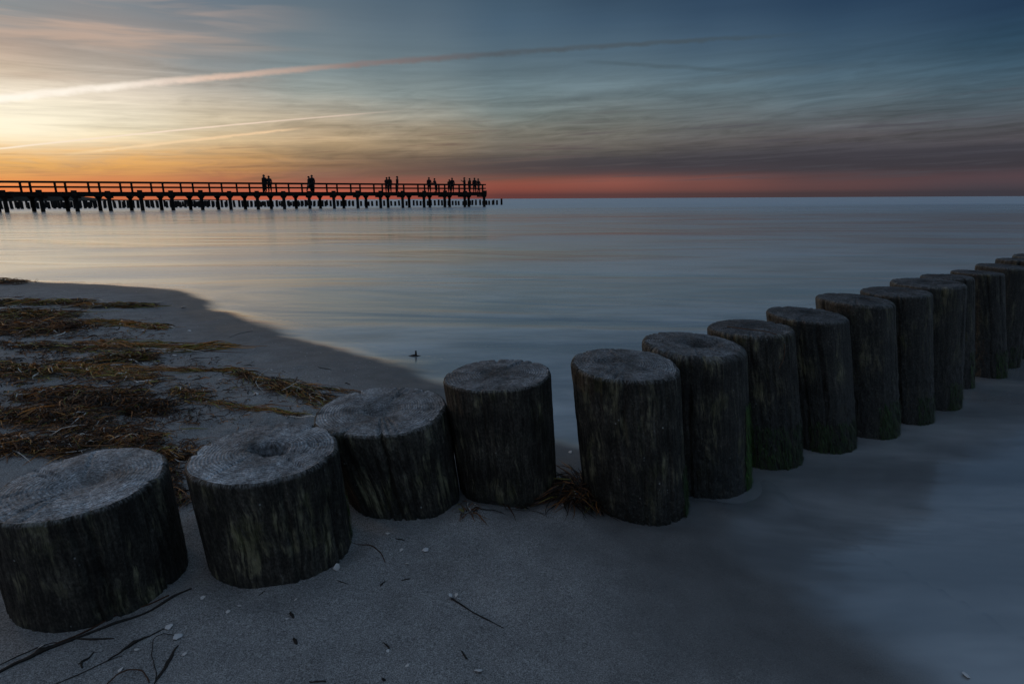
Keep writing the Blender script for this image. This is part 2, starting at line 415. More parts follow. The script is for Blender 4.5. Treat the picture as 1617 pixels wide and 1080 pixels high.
def ground(px, py, z=.085):
    """ground point seen at a pixel of the photograph"""
    q = FW + (px - CX) / FPX * RT - (py - CY) / FPX * UPV
    for _ in range(4):
        t = (z - H) / q[2]
        x, y = q[0] * t, q[1] * t
        z = max(0.0, float(sand_h(x, y)))
    return x, y, z

def axis(c, s, lo, hi, n):
    t = np.linspace(math.asinh((lo - c) / s), math.asinh((hi - c) / s), n)
    return c + s * np.sinh(t)

def surf_shader(n, geo):
    """long-exposure surf: a pale scattering foam haze under a satin skin; the sea and the swash film on the sand share it"""
    px_, py_, pz_ = n.xyz(geo)
    st1 = n.noise(n.vec(n.mul(px_, .16), n.add(n.mul(py_, .55), n.mul(px_, .05)), 0.0), 1.0, 3.0, .5, .9)
    st2 = n.noise(n.vec(n.mul(px_, .9), n.mul(py_, 2.6), 3.0), 1.0, 4.0, .6, .3)
    st3 = n.noise(n.vec(n.mul(px_, .012), n.mul(py_, .05), 6.0), 1.0, 4.0, .55, .2)
    hh = n.add(n.add(n.mul(st1, 1.0), n.mul(st2, .12)), n.mul(st3, 4.0))
    bmp = n.bump(hh, .34, .10)
    rough = n.add(n.lin(n.add(n.mul(st1, .5), n.mul(st3, .5)), .38, .62, .14, .25), n.smooth(py_, 14.0, 110.0, 0.0, .22))
    foam = n.new('ShaderNodeBsdfDiffuse')
    n.put(foam.inputs['Color'], n.mix(n.smooth(n.add(n.mul(st1, .4), n.add(n.mul(st3, .35), n.mul(st2, .25))), .44, .58), (.21, .225, .235), (.65, .675, .685)))
    n.put(foam.inputs['Normal'], bmp)
    skin = n.new('ShaderNodeBsdfAnisotropic')
    skin.inputs['Color'].default_value = (.96, .97, .97, 1)
    n.put(skin.inputs['Roughness'], rough); n.put(skin.inputs['Normal'], bmp)
    fr0 = n.new('ShaderNodeFresnel'); fr0.inputs['IOR'].default_value = 2.4
    deep = n.new('ShaderNodeMixShader')
    n.put(deep.inputs[0], n.m('MINIMUM', n.mul(fr0.outputs[0], n.lin(st1, .38, .62, 1.35, 1.15)), .92))
    n.t.links.new(foam.outputs[0], deep.inputs[1]); n.t.links.new(skin.outputs[0], deep.inputs[2])
    return deep, st2

# ------------------------------------------------------------------ sand (beach and sea bed, one sheet)
gx = axis(-.2, 1.3, -60, 40, 760); gy = axis(1.5, 1.0, -25, 60, 640)
X, Y = np.meshgrid(gx, gy)
Z = sand_h(X, Y)
wet = sstep(Z + .012 * fbm(X * 2.2, Y * 2.2, 9.0, 3) * sstep(np.abs(Z), 0, .02), .072, .030)
ms, n, out = material('sand')
geo = n.new('ShaderNodeNewGeometry').outputs['Position']
wt_a = n.attr('wet')
g1 = n.noise(geo, 380.0, 2.0, .8)
g2 = n.noise(geo, 120.0, 3.0, .6)
g3 = n.noise(geo, 9.0, 4.0, .6)
dry_c = n.ramp(n.add(n.mul(g1, .8), n.mul(g2, .2)), [(.34, (.09, .087, .083)), (.45, (.26, .252, .242)), (.54, (.39, .38, .365)), (.66, (.66, .65, .63))])
dry_c = n.mix(1.0, dry_c, n.ramp(g3, [(.3, .78), (.7, 1.12)]), 'MULTIPLY')
wet_c = n.ramp(n.add(n.mul(g1, .6), n.mul(g3, .4)), [(.35, (.12, .117, .114)), (.65, (.21, .206, .20))])
col = n.mix(wt_a, dry_c, wet_c)
sub_c = n.ramp(n.add(n.mul(g1, .5), n.mul(g3, .5)), [(.35, (.26, .255, .245)), (.65, (.40, .395, .385))])   # sea-bed sand coloured paler to offset the shade under the water film
col = n.mix(n.attr('bed'), col, sub_c)
hgt = n.add(n.mul(g1, .8), n.mul(g2, .5))
bn = n.new('ShaderNodeBump'); bn.inputs['Distance'].default_value = .0032
n.put(bn.inputs['Height'], hgt); n.put(bn.inputs['Strength'], n.lin(wt_a, 0, 1, 1.0, .15))
dry_s = principled(n, None, col, n.lin(wt_a, 0, 1, .95, .55), n.lin(wt_a, 0, 1, .2, .16), bn.outputs[0])
surf_s, sn = surf_shader(n, geo)
sw = n.new('ShaderNodeMixShader')
n.put(sw.inputs[0], n.smooth(n.add(n.attr('height'), n.mul(n.sub(n.noise(n.vscale(geo, (1.1, 2.2, 1.0)), 1.0, 5.0, .6, .5), .5), .020)), .025, .002))
n.t.links.new(dry_s.outputs[0], sw.inputs[1]); n.t.links.new(surf_s.outputs[0], sw.inputs[2])
n.t.links.new(sw.outputs[0], out.inputs['Surface'])
sand = obj('sand', mesh_np('sand', np.stack([X, Y, Z], -1).reshape(-1, 3), grid_faces(*X.shape), [ms], True, {'wet': ('FLOAT', wet), 'bed': ('FLOAT', sstep(Z, .012, -.012)), 'height': ('FLOAT', Z)}))
tag(sand, kind='structure')

# ------------------------------------------------------------------ sea
gx = axis(-.2, 2.2, -24000, 24000, 620); gy = axis(2.2, 2.0, -400, 26000, 520)
X, Y = np.meshgrid(gx, gy)
near = (np.abs(X) < 55) & (np.abs(Y) < 55)
dep = np.full(X.shape, 3.0)
dep[near] = -sand_h(X[near], Y[near])
mw, n, out = material('sea_water')
geo = n.new('ShaderNodeNewGeometry').outputs['Position']
dp = n.attr('depth')
body, st2 = surf_shader(n, geo)
clear = n.new('ShaderNodeBsdfTransparent')
edge = n.new('ShaderNodeMixShader')
n.put(edge.inputs[0], n.smooth(dp, -.004, -.001))
n.t.links.new(clear.outputs[0], edge.inputs[1]); n.t.links.new(body.outputs[0], edge.inputs[2])
n.t.links.new(edge.outputs[0], out.inputs['Surface'])
sea = obj('sea', mesh_np('sea', np.stack([X, Y, np.zeros_like(X)], -1).reshape(-1, 3), grid_faces(*X.shape), [mw], True, {'depth': ('FLOAT', dep)}))
tag(sea, kind='structure')

# ------------------------------------------------------------------ far low coast on the left
mh, n, out = material('coast')
principled(n, out, n.ramp(n.noise(n.new('ShaderNodeNewGeometry').outputs['Position'], .02, 4), [(.3, (.018, .022, .020)), (.7, (.045, .05, .042))]), .95, .2)
K = 260
hx = np.linspace(-4200, -1150, K)
hz = 36 * sstep(hx, -1700, -2150) + 4.5 * sstep(hx, -1150, -1350)
hz = hz * (1 + .10 * fbm(hx * .02, 0, 1, 4)) + .05
hy = 2500 + 60 * noise3(hx * .003, 0, 4)
rows = [np.stack([hx, hy - 60, np.full(K, -2.0)], -1), np.stack([hx, hy - 40, hz * .55], -1), np.stack([hx, hy, hz], -1),
        np.stack([hx, hy + 120, hz * .9], -1), np.stack([hx, hy + 260, np.full(K, -2.0)], -1)]
head = obj('headland', mesh_np('headland', np.concatenate(rows), grid_faces(5, K), [mh], True))
tag(head, kind='structure')

# ------------------------------------------------------------------ groyne posts in front
mside, n, out = material('weathered_post_wood')
pc = n.attr('grain', 'Vector')
ca, cz, cs = n.xyz(pc)
damp = n.attr('damp')
wob = n.noise(n.vec(n.mul(ca, 9.0), n.mul(cz, 7.0), cs), 1.0, 3.0, .6)
cw_ = n.add(ca, n.mul(n.sub(wob, .5), .03))
f1 = n.noise(n.vec(n.mul(cw_, 105.0), n.mul(cz, 9.0), cs), 1.0, 6.0, .72)
f2 = n.noise(n.vec(n.mul(cw_, 24.0), n.mul(cz, 5.5), cs), 1.0, 5.0, .66, .6)
f3 = n.noise(n.vec(n.mul(ca, 9.0), n.mul(cz, 7.0), n.add(cs, 3.0)), 1.0, 5.0, .62)
blo = n.noise(n.vec(n.mul(ca, 14.0), n.mul(cz, 11.0), n.add(cs, 8.0)), 1.0, 5.0, .65)
f4 = n.noise(n.vec(n.mul(ca, 210.0), n.mul(cz, 120.0), cs), 1.0, 3.0, .6)
c0 = n.ramp(n.add(n.mul(f1, .6), n.mul(f4, .4)), [(.34, (.006, .005, .004)), (.47, (.026, .024, .019)), (.58, (.060, .056, .046)), (.70, (.15, .145, .13))])
streak = n.mul(n.smooth(f2, .48, .66), n.smooth(f1, .42, .58))
c1 = n.mix(n.mul(streak, n.smooth(f3, .42, .58, .05, 1.0)), c0, (.24, .225, .14))
moss = n.mul(n.smooth(f3, .52, .70), n.smooth(f2, .40, .62))
c1 = n.mix(n.mul(moss, .55), c1, (.075, .080, .028))
spk = n.smooth(n.voronoi(n.vec(n.mul(ca, 60.0), n.mul(cz, 46.0), cs), 1.0), .16, .07)
spk = n.mul(spk, n.smooth(n.noise(n.vec(n.mul(ca, 22.0), n.mul(cz, 18.0), cs), 1.0, 2.0), .58, .66))
c1 = n.mix(n.mul(spk, .8), c1, (.34, .35, .34))
c1 = n.mix(1.0, c1, n.ramp(blo, [(.33, .55), (.52, 1.35), (.68, 2.5)]), 'MULTIPLY')
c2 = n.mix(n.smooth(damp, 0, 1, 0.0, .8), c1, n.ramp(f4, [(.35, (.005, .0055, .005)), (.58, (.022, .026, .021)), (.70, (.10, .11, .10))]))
hb = n.add(n.add(n.mul(f1, 1.0), n.mul(f4, .45)), n.mul(f2, .5))
bmp = n.bump(hb, 1.0, .009)
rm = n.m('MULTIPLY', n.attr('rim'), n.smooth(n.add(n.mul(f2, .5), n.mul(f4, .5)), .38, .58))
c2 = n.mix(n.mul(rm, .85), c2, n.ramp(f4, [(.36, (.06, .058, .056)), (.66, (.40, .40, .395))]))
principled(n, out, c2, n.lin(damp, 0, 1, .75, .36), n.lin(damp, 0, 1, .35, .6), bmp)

mtop, n, out = material('weathered_end_grain')
pc = n.attr('grain', 'Vector')
tx, ty, ts = n.xyz(pc)
rad = n.attr('ring')
tone = n.attr('tone')
q = n.noise(n.vec(tx, ty, ts), 260.0, 3.0, .75)
q2 = n.noise(n.vec(tx, ty, ts), 24.0, 4.0, .6)
q3 = n.noise(n.vec(tx, ty, ts), 95.0, 3.0, .65)
ql = n.noise(n.vec(tx, ty, ts), 7.0, 2.0, .5)
rg = n.m('SINE', n.add(n.add(n.mul(rad, 760.0), n.mul(ql, 26.0)), n.mul(q3, 2.2)))
rw = n.noise(n.vec(n.mul(rad, 300.0), ts, 0.0), 1.0, 3.0, .7)
pat = n.noise(n.vec(tx, ty, n.add(ts, 5.0)), 9.0, 4.0, .6)
cc = n.ramp(n.add(n.mul(q, .6), n.mul(q3, .4)), [(.36, (.09, .089, .088)), (.46, (.25, .25, .25)), (.54, (.38, .385, .39)), (.65, (.66, .67, .68))])
cc = n.mix(n.smooth(pat, .35, .6, .45, 1.0), cc, n.mix(1.0, cc, n.mix(.35, n.lin(rg, -1, 1, .55, 1.2), n.ramp(rw, [(.35, .35), (.6, 1.3)])), 'MULTIPLY'))
cc = n.mix(1.0, cc, n.lin(rad, .0, .16, .62, 1.12), 'MULTIPLY')
cc = n.mix(1.0, cc, n.ramp(pat, [(.32, (.62, .58, .55)), (.62, (1.12, 1.14, 1.16))]), 'MULTIPLY')
cc = n.mix(1.0, cc, n.ramp(q2, [(.3, .45), (.68, 1.2)]), 'MULTIPLY')
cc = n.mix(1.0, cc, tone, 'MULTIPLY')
bmp = n.bump(n.add(n.add(n.mul(q, .8), n.mul(q3, 1.0)), n.mul(rg, .25)), 1.0, .004)
principled(n, out, cc, .85, .35, bmp)

malg, n, out = material('green_algae')
tint = n.attr('tint', 'Color')
principled(n, out, tint, .45, .5)

def post_meshes(i, p):
    bx, by, gz, tx_, ty_, tz, rb, rt = p
    rg_ = np.random.default_rng(100 + i)
    N = 224 if i < 7 else 150
    seed = i * 7.31
    wetline = [0, 0, 0, 0, .10, .16, .24, .26, .28, .28, .28, .28, .28, .28, .28, .28][i]
    z0 = -.40
    # lobes of the trunk cross-section
    a = -math.pi / 2 * -1 + np.arange(N) / N * 2 * math.pi          # seam at the back (+Y)
    NV = 120 if i < 7 else 84
    RH = [.011, .012, .011, .009, .013, .026, .016, .014, .018, .014, .016, .016, .014, .018, .014, .016][i]
    zz = np.concatenate([np.linspace(z0, gz - .03, 6)[:-1], np.linspace(gz - .03, tz - RH, NV)])
    rim = np.linspace(0, 1, 12)[1:]
    A, Zs = np.meshgrid(a, np.concatenate([zz, tz - RH + RH * np.sin(rim * math.pi / 2)]))
    ca, sa = np.cos(A), np.sin(A)
    t = (Zs - gz) / (tz - gz)
    R = rb + (rt - rb) * np.clip(t, -.4, 1)
    lob = .038 * noise3(ca * 1.1 + seed, sa * 1.1, Zs * .9 + seed) + .018 * noise3(ca * 2.6, sa * 2.6 + seed, Zs * 1.6)
    R = R * (1 + 1.25 * lob)
    inset = np.zeros_like(R)
    inset[len(zz):, :] = (RH * .75 * (1 - np.cos(rim * math.pi / 2)))[:, None]
    R = R - inset * (1 + .6 * noise3(ca * 4, sa * 4, seed))
    groove = noise3(ca * 15 + seed, sa * 15, Zs * 2.2)
    fine = noise3(ca * 34, sa * 34 + seed, Zs * 4.0)
    flat = 1 - np.clip(t, 0, 1) ** 14 * .5
    rough_amt = [.7, .8, 1.2, 1.0, 1.1, .8, 1.5, .55, .6, .7, .55, .6, .6, .6, .6, .6][i]
    R = R + flat * rough_amt * (.0036 * groove + .0021 * fine + .0014 * noise3(ca * 60, sa * 60, Zs * 22 + seed))
    # drying cracks that run down from the rim
    crk = np.zeros_like(R)
    for k in range(13 if i != 6 else 20):
        ac = rg_.uniform(0, 2 * math.pi) if i != 6 else rg_.uniform(-2.6, .6)
        wd = rg_.uniform(.012, .034); dpth = rg_.uniform(.005, .022) * (1.5 if i in (2, 6) else 1)
        lo = tz - rg_.uniform(.03, .36) * (1 if i != 6 else .35)
        if k % 3 == 0 and i != 6: lo = -1.0
        drift = .10 * noise3(Zs * 4 + k * 3.1, seed, 1.0) + .02 * noise3(Zs * 22 + k, seed, 4.0)
        da = (A - ac - drift + math.pi) % (2 * math.pi) - math.pi
        crk = crk + (dpth / .02) * np.exp(-(da / (wd * 1.2)) ** 2)
        R = R - dpth * np.exp(-(da / wd) ** 2) * sstep(Zs, lo, lo + .08) * np.clip(.75 + .8 * noise3(Zs * 9 + k * 2.2, seed, 7.0), .1, 1.4)
    # barnacled, lumpy lower part
    low = sstep(Zs, wetline + .06, wetline - .06) if wetline else np.zeros_like(Zs)
    R = R + low * (.0045 * fbm(ca * 7, sa * 7 + seed, Zs * 22, 3) + .0022 * noise3(ca * 30, sa * 30, Zs * 90))
    cxl = bx + (tx_ - bx) * t - bx
    cyl = by + (ty_ - by) * t - by
    Xs, Ys = cxl + R * ca, cyl + R * sa
    # slightly slanted, uneven saw cut
    slx, sly = rg_.uniform(-.035, .035, 2)
    if i == 4: slx = -.02
    if i == 3: slx, sly = .05, 0
    if i == 0: slx, sly = .02, .02
    topw = np.clip((Zs - gz) / (tz - gz), 0, 1) ** 3
    Zd = Zs + topw * ((Xs - (tx_ - bx)) * slx + (Ys - (ty_ - by)) * sly)
    Zd = Zd - .0045 * np.minimum(crk, 1.3) * np.clip((Zs - gz) / (tz - gz), 0, 1) ** 30 - .004 * np.maximum(0, noise3(ca * 5, sa * 5, seed + 2.2)) * np.clip((Zs - gz) / (tz - gz), 0, 1) ** 24
    verts = np.stack([Xs, Ys, Zd], -1)
    nr, nc = A.shape
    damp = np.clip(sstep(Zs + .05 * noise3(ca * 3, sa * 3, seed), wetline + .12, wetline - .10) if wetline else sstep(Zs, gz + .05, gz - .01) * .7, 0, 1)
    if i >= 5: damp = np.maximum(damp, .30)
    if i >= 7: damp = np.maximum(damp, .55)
    # duplicate the seam column so that the grain runs cleanly
    vs = np.concatenate([verts, verts[:, :1]], 1)
    AA = np.concatenate([np.arange(N), [N]])[None, :] / N * 2 * math.pi * rb + np.zeros((nr, 1))
    ZZ = np.concatenate([Zs, Zs[:, :1]], 1)
    grain = np.stack([AA, ZZ, np.full_like(ZZ, seed)], -1)
    dm = np.concatenate([damp, damp[:, :1]], 1)
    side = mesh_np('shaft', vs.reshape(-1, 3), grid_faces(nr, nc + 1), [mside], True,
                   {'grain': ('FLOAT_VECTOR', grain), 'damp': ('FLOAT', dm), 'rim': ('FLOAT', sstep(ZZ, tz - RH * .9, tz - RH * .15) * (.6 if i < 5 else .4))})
    # cut face
    ring = verts[-1]
    c = ring.mean(0)
    K = 46
    s = (np.linspace(1, .02, K))[:, None]
    P = c[None, None, :] + s[..., None] * (ring - c)[None]
    # the saw cut is a plane: chips and notches of the rim die out a little way in
    Aq = np.column_stack([ring[:, 0] - c[0], ring[:, 1] - c[1], np.ones(N)])
    pl_ = np.linalg.lstsq(Aq, ring[:, 2], rcond=None)[0]
    dev = ring[:, 2] - Aq @ pl_
    P[..., 2] = s * (Aq[:, :2] @ pl_[:2])[None] + pl_[2] + dev[None] * s ** 9
    hol = [(0, 0, .006, .05), (.01, .005, .048, .040), (0, 0, .010, .05), (-.03, 0, .004, .03), (-.04, .02, .012, .03), (.03, 0, .026, .055),
           (0, 0, .006, .05), (.02, .01, .006, .04), (.03, 0, .022, .035), (0, 0, .008, .04), (0, 0, .008, .04), (0, 0, .006, .03), (.0, 0, .012, .04),
           (.02, 0, .020, .035), (0, 0, .01, .04), (0, 0, .01, .04)][i]
    lx, ly = P[..., 0] - c[0], P[..., 1] - c[1]
    rr = np.hypot((lx - hol[0] * .5 * s), (ly - hol[1] * .5 * s))
    hr = np.hypot(lx - hol[0], (ly - hol[1]) * 1.25) * (1 + .35 * noise3(lx * 30, ly * 30, seed))
    inner = 1 - s ** 10
    dz = .005 * (1 - s ** 2) - hol[2] * np.exp(-(hr / hol[3]) ** 4)
    dz = dz + 0.0009 * noise3(rr * 150 + .8 * noise3(lx * 14, ly * 14, seed), seed, 2) + .0018 * fbm(lx * 20, ly * 20, seed, 3) + .0012 * noise3(lx * 130, ly * 130, seed)
    if i in (0, 2): dz = dz - .010 * np.exp(-((rr - .02) / .06) ** 2)
    for k in range(6):
        ac = rg_.uniform(0, 2 * math.pi)
        perp = np.abs(-lx * math.sin(ac) + ly * math.cos(ac)) + .004 * noise3(lx * 40, ly * 40, k)
        along = lx * math.cos(ac) + ly * math.sin(ac)
        dz = dz - .009 * np.exp(-(perp / .003) ** 2) * sstep(along, rg_.uniform(.0, .08), .12)
    P = P.copy(); P[..., 2] += dz * inner
    pv = np.concatenate([P.reshape(-1, 3), P[-1].mean(0)[None]])
    fq = grid_faces(K, N, True)
    ft = np.stack([(K - 1) * N + np.arange(N), (K - 1) * N + (np.arange(N) + 1) % N, np.full(N, K * N)], -1)
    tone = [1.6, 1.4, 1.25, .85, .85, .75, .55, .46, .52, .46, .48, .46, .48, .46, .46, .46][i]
    g = np.concatenate([np.stack([lx, ly, np.full_like(lx, seed)], -1).reshape(-1, 3), [[0, 0, seed]]])
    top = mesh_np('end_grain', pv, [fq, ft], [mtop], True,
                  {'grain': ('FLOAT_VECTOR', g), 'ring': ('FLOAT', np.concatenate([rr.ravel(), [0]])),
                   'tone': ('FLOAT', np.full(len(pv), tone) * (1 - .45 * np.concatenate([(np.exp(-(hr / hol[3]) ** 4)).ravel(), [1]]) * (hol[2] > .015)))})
    return side, top, verts, Zs, a

def ribbons(P0, D, L, Wd, bend, lift, tints, K=7, zfun=None, roll=None, gen=rng):
    """many curved flat blades as arrays; P0 start xyz, D heading, L length, Wd width"""
    n_ = len(P0)
    s = np.linspace(0, 1, K)
    head_ = D[:, None] + bend[:, None] * (s - .5)[None, :] + gen.normal(0, .22, (n_, K)).cumsum(1) * .5
    step = (L / (K - 1))[:, None]
    x = P0[:, 0:1] + np.concatenate([np.zeros((n_, 1)), np.cumsum(np.cos(head_[:, :-1]) * step, 1)], 1)
    y = P0[:, 1:2] + np.concatenate([np.zeros((n_, 1)), np.cumsum(np.sin(head_[:, :-1]) * step, 1)], 1)
    if zfun is not None:
        z = zfun(x, y) + P0[:, 2:3]
    else:
        z = P0[:, 2:3] + 0 * x
    z = z + lift[:, None] * np.sin(s * math.pi)[None, :] + gen.normal(0, .0016, (n_, K))
    taper = (np.sin(np.clip(s * 1.04 + .06, 0, 1) * math.pi) ** .45)[None, :]
    hw = Wd[:, None] * .5 * taper
    rl = (gen.normal(0, .7, n_) if roll is None else roll)[:, None] + (s * 1.0)[None, :] * gen.normal(0, .8, n_)[:, None]
    nx, ny = -np.sin(head_) * np.cos(rl) * hw, np.cos(head_) * np.cos(rl) * hw
    nz = np.sin(rl) * hw
    V = np.stack([np.stack([x - nx, y - ny, z - nz], -1), np.stack([x + nx, y + ny, z + nz], -1)], 2)   # n,K,2,3
    V = V.reshape(n_, K * 2, 3)
    base = np.arange(K - 1) * 2
    f = np.stack([base, base + 1, base + 3, base + 2], -1)
    F = (np.arange(n_)[:, None, None] * (K * 2) + f[None]).reshape(-1, 4)
    T = np.repeat(np.concatenate([tints, np.ones((n_, 1))], 1)[:, None, :], K * 2, 1).reshape(-1, 4)
    return V.reshape(-1, 3), F, T

def algae_mesh(i, verts, Zs, a, gz, bright, arc, zlo, zhi, count):
    g = np.random.default_rng(500 + i)
    nr, nc = Zs.shape
    zr = Zs[:, 0]
    V, F, T, off = [], [], [], 0
    K = 5
    for _ in range(count):
        ang = g.uniform(*arc)
        zt = zlo + (zhi - zlo) * g.uniform(0, 1) ** 1.3
        jj = int(round(((ang - math.pi / 2) % (2 * math.pi)) / (2 * math.pi) * nc)) % nc
        ln = g.uniform(.015, .055)
        wd = g.uniform(.0006, .0018)
        tang = np.array([-math.sin(ang), math.cos(ang), 0]); nrm = np.array([math.cos(ang), math.sin(ang), 0])
        k = np.linspace(0, 1, K)
        sway = g.normal(0, .008); puff = g.uniform(.000, .007)
        tint = np.array([.040, .105, .016]) * g.uniform(.4, 1.5) * bright if g.random() < .8 else np.array([.05, .06, .012]) * bright
        for kk in range(K):
            z = zt - ln * k[kk]
            row = min(nr - 1, max(0, int(np.searchsorted(zr, z))))
            b = verts[row, jj] + nrm * (.0008 + puff * math.sin(k[kk] * 2.2) + .001 * g.random()) + tang * (sway * k[kk])
            b = np.array([b[0], b[1], z])
            w_ = wd * (1 - .75 * k[kk])
            V += [b - tang * w_, b + tang * w_]; T += [(*tint, 1)] * 2
        for kk in range(K - 1):
            o_ = off + kk * 2
            F.append((o_, o_ + 1, o_ + 3, o_ + 2))
        off += K * 2
    return mesh_np('algae', np.array(V), np.array(F), [malg], True, {'tint': ('FLOAT_COLOR', np.array(T))})

POST_LABELS = [
 'broadest weathered wooden post, pale flat top, cut off by the left edge',
 'weathered wooden post with a dark rotted hole in its pale top and green streaked side',
 'thick wooden post with pale dished top and white specks, partly hidden behind the holed post',
 'brown weathered post standing alone on the sand just left of the wide gap',
 'dark wooden post right of the wide gap, a weed clump at its left foot',
 'dark wooden post with a hollowed rounded top and bright green algae down its right edge',
 'dark post with a splintered grooved rim and a brown filament hanging from its top',
 'smooth dark post standing in the water directly behind the splintered one',
 'dark wet post with a small round hole in its top, second beyond the splintered one',
 'slim dark wet post in the water, third beyond the splintered one',
 'dark wet post fourth beyond the splintered one, hiding most of a thin post',
 'thin wet post mostly hidden between two wider posts near the right edge',
 'dark wet post with a bulging right side, fourth from the right edge',
 'dark wet post with hollow top, third from the right edge',
 'dark wet post at the right edge, second from the seaward end in view',
 'farthest post of the near row, only its top showing at the right edge']
ALG = {1: (1.0, (.15, .75), .055, .20, 420), 4: (.8, (-.65, .1), .03, .17, 520), 5: (1.7, (-.75, .15), .0, .30, 1500), 6: (.5, (-2.2, .0), .0, .17, 800),
       7: (.45, (-2.2, .0), .0, .13, 700), 8: (.6, (-1.6, .0), .0, .16, 700), 9: (.45, (-1.6, .0), .0, .13, 500), 10: (.6, (-1.5, .0), .0, .14, 500),
       11: (.9, (-1.2, .2), .0, .2, 400), 12: (.7, (-1.6, .1), .0, .16, 450), 13: (.5, (-1.6, .1), .0, .14, 300)}
for i, p in enumerate(POSTS):
    side, top, verts, Zs, a = post_meshes(i, p)
    e = obj('groyne_post', None, loc=(p[0], p[1], 0))
    tag(e, POST_LABELS[i], 'post', 'posts of the near groyne')
    obj('shaft', side, e); obj('end_grain', top, e)
    if i in ALG:
        b_, arc, zl, zh, cnt = ALG[i]
        ao = obj('algae', algae_mesh(i, verts, Zs, a, p[2], b_, arc, zl, zh, cnt), e)
        ao['kind'] = 'stuff'

# ------------------------------------------------------------------ pier
mp, n, out = material('dark_pier_timber')
geo = n.new('ShaderNodeNewGeometry').outputs['Position']
principled(n, out, n.ramp(n.noise(geo, 6.0, 4), [(.3, (.010, .009, .008)), (.7, (.030, .027, .024))]), .9, .2)
PE = np.array([-3.1, 72.0]); PD = np.array([-.897, -.441])     # seaward end, direction to the land
PN = np.array([-PD[1], PD[0]])
if PN[1] < 0: PN = -PN                                           # away from the viewer
PW = 2.2
def boxes(list_):
    """list of (centre, half sizes along pier / across / up, extra) boxes aligned with the pier"""
    V, F = [], []
    for k, (c_, hs) in enumerate(list_):
        for sx in (-1, 1):
            for sy in (-1, 1):
                for sz in (-1, 1):
                    q_ = np.array([c_[0], c_[1]]) + PD * sx * hs[0] + PN * sy * hs[1]
                    V.append((q_[0], q_[1], c_[2] + sz * hs[2]))
        o_ = k * 8
        F += [(o_, o_ + 1, o_ + 3, o_ + 2), (o_ + 4, o_ + 6, o_ + 7, o_ + 5), (o_, o_ + 4, o_ + 5, o_ + 1), (o_ + 2, o_ + 3, o_ + 7, o_ + 6),
              (o_, o_ + 2, o_ + 6, o_ + 4), (o_ + 1, o_ + 5, o_ + 7, o_ + 3)]
    return np.array(V), np.array(F)
def pt(s, across, z): 
    q_ = PE + PD * s + PN * across
    return np.array([q_[0], q_[1], z])
pier = obj('pier', None, loc=(0, 0, 0))
tag(pier, 'long dark timber pier on piles with railings, running out from the left', 'pier')
LEN = 62.0
DT = 1.74
def pier_part(name, bl):
    V, F = boxes(bl)
    c_ = V.mean(0)
    o = obj(name, mesh_np(name, V, F, [mp], False), pier)
    return o
# deck planks laid across, joined because they show edge-on only
bl = []
s = .02
while s < LEN:
    w_ = .145
    bl.append((pt(s + w_ / 2, PW / 2, DT - .03 + random.uniform(-.004, .004)), (w_ / 2 - .005, PW / 2 + .12, .03)))
    s += w_
dp_ = pier_part('deck_planks', bl); dp_['kind'] = 'stuff'
for ac in (0, PW):
    pier_part('deck_beam', [(pt(LEN / 2, ac, DT - .235), (LEN / 2, .08, .17))])
    pier_part('top_rail', [(pt(LEN / 2, ac, DT + .88), (LEN / 2, .08, .07))])
    pier_part('middle_rail', [(pt(LEN / 2, ac, DT + .44), (LEN / 2, .035, .065))])
pier_part('end_rail', [(pt(.05, PW / 2, DT + .88), (.06, PW / 2 - .09, .07))])
pier_part('end_rail', [(pt(.05, PW / 2, DT + .44), (.035, PW / 2 - .05, .065))])
pl_v, pl_f = boxes([((0, 0, 0), (.085, .06, .44))])
me_post = mesh_np('rail_post', pl_v, pl_f, [mp], False)
# pile: a tapered log with a squared head
def log_mesh(name, r0, r1, z0, z1, seed, N=10, lumps=.06, mat=mp, rows=5):
    A, Zq = np.meshgrid(np.arange(N) / N * 2 * math.pi, np.linspace(z0, z1, rows))
    Rq = (r0 + (r1 - r0) * (Zq - z0) / (z1 - z0)) * (1 + lumps * noise3(np.cos(A) * 1.3 + seed, np.sin(A) * 1.3, Zq * 1.1 + seed))
    Vq = np.stack([Rq * np.cos(A), Rq * np.sin(A), Zq], -1).reshape(-1, 3)
    Vq = np.concatenate([Vq, [[0, 0, z1 + r1 * .08]]])
    fq = grid_faces(rows, N, True)
    ft = np.stack([(rows - 1) * N + np.arange(N), (rows - 1) * N + (np.arange(N) + 1) % N, np.full(N, rows * N)], -1)
    return mesh_np(name, Vq, [fq, ft], [mat], False)
pile_meshes = [log_mesh('pile', .18, .16, -2.5, DT - .065, k * 3.1) for k in range(3)]
cap_v, cap_f = boxes([((0, 0, 0), (.20, .15, .26))])
me_head = mesh_np('pile_head', cap_v, cap_f, [mp], False)
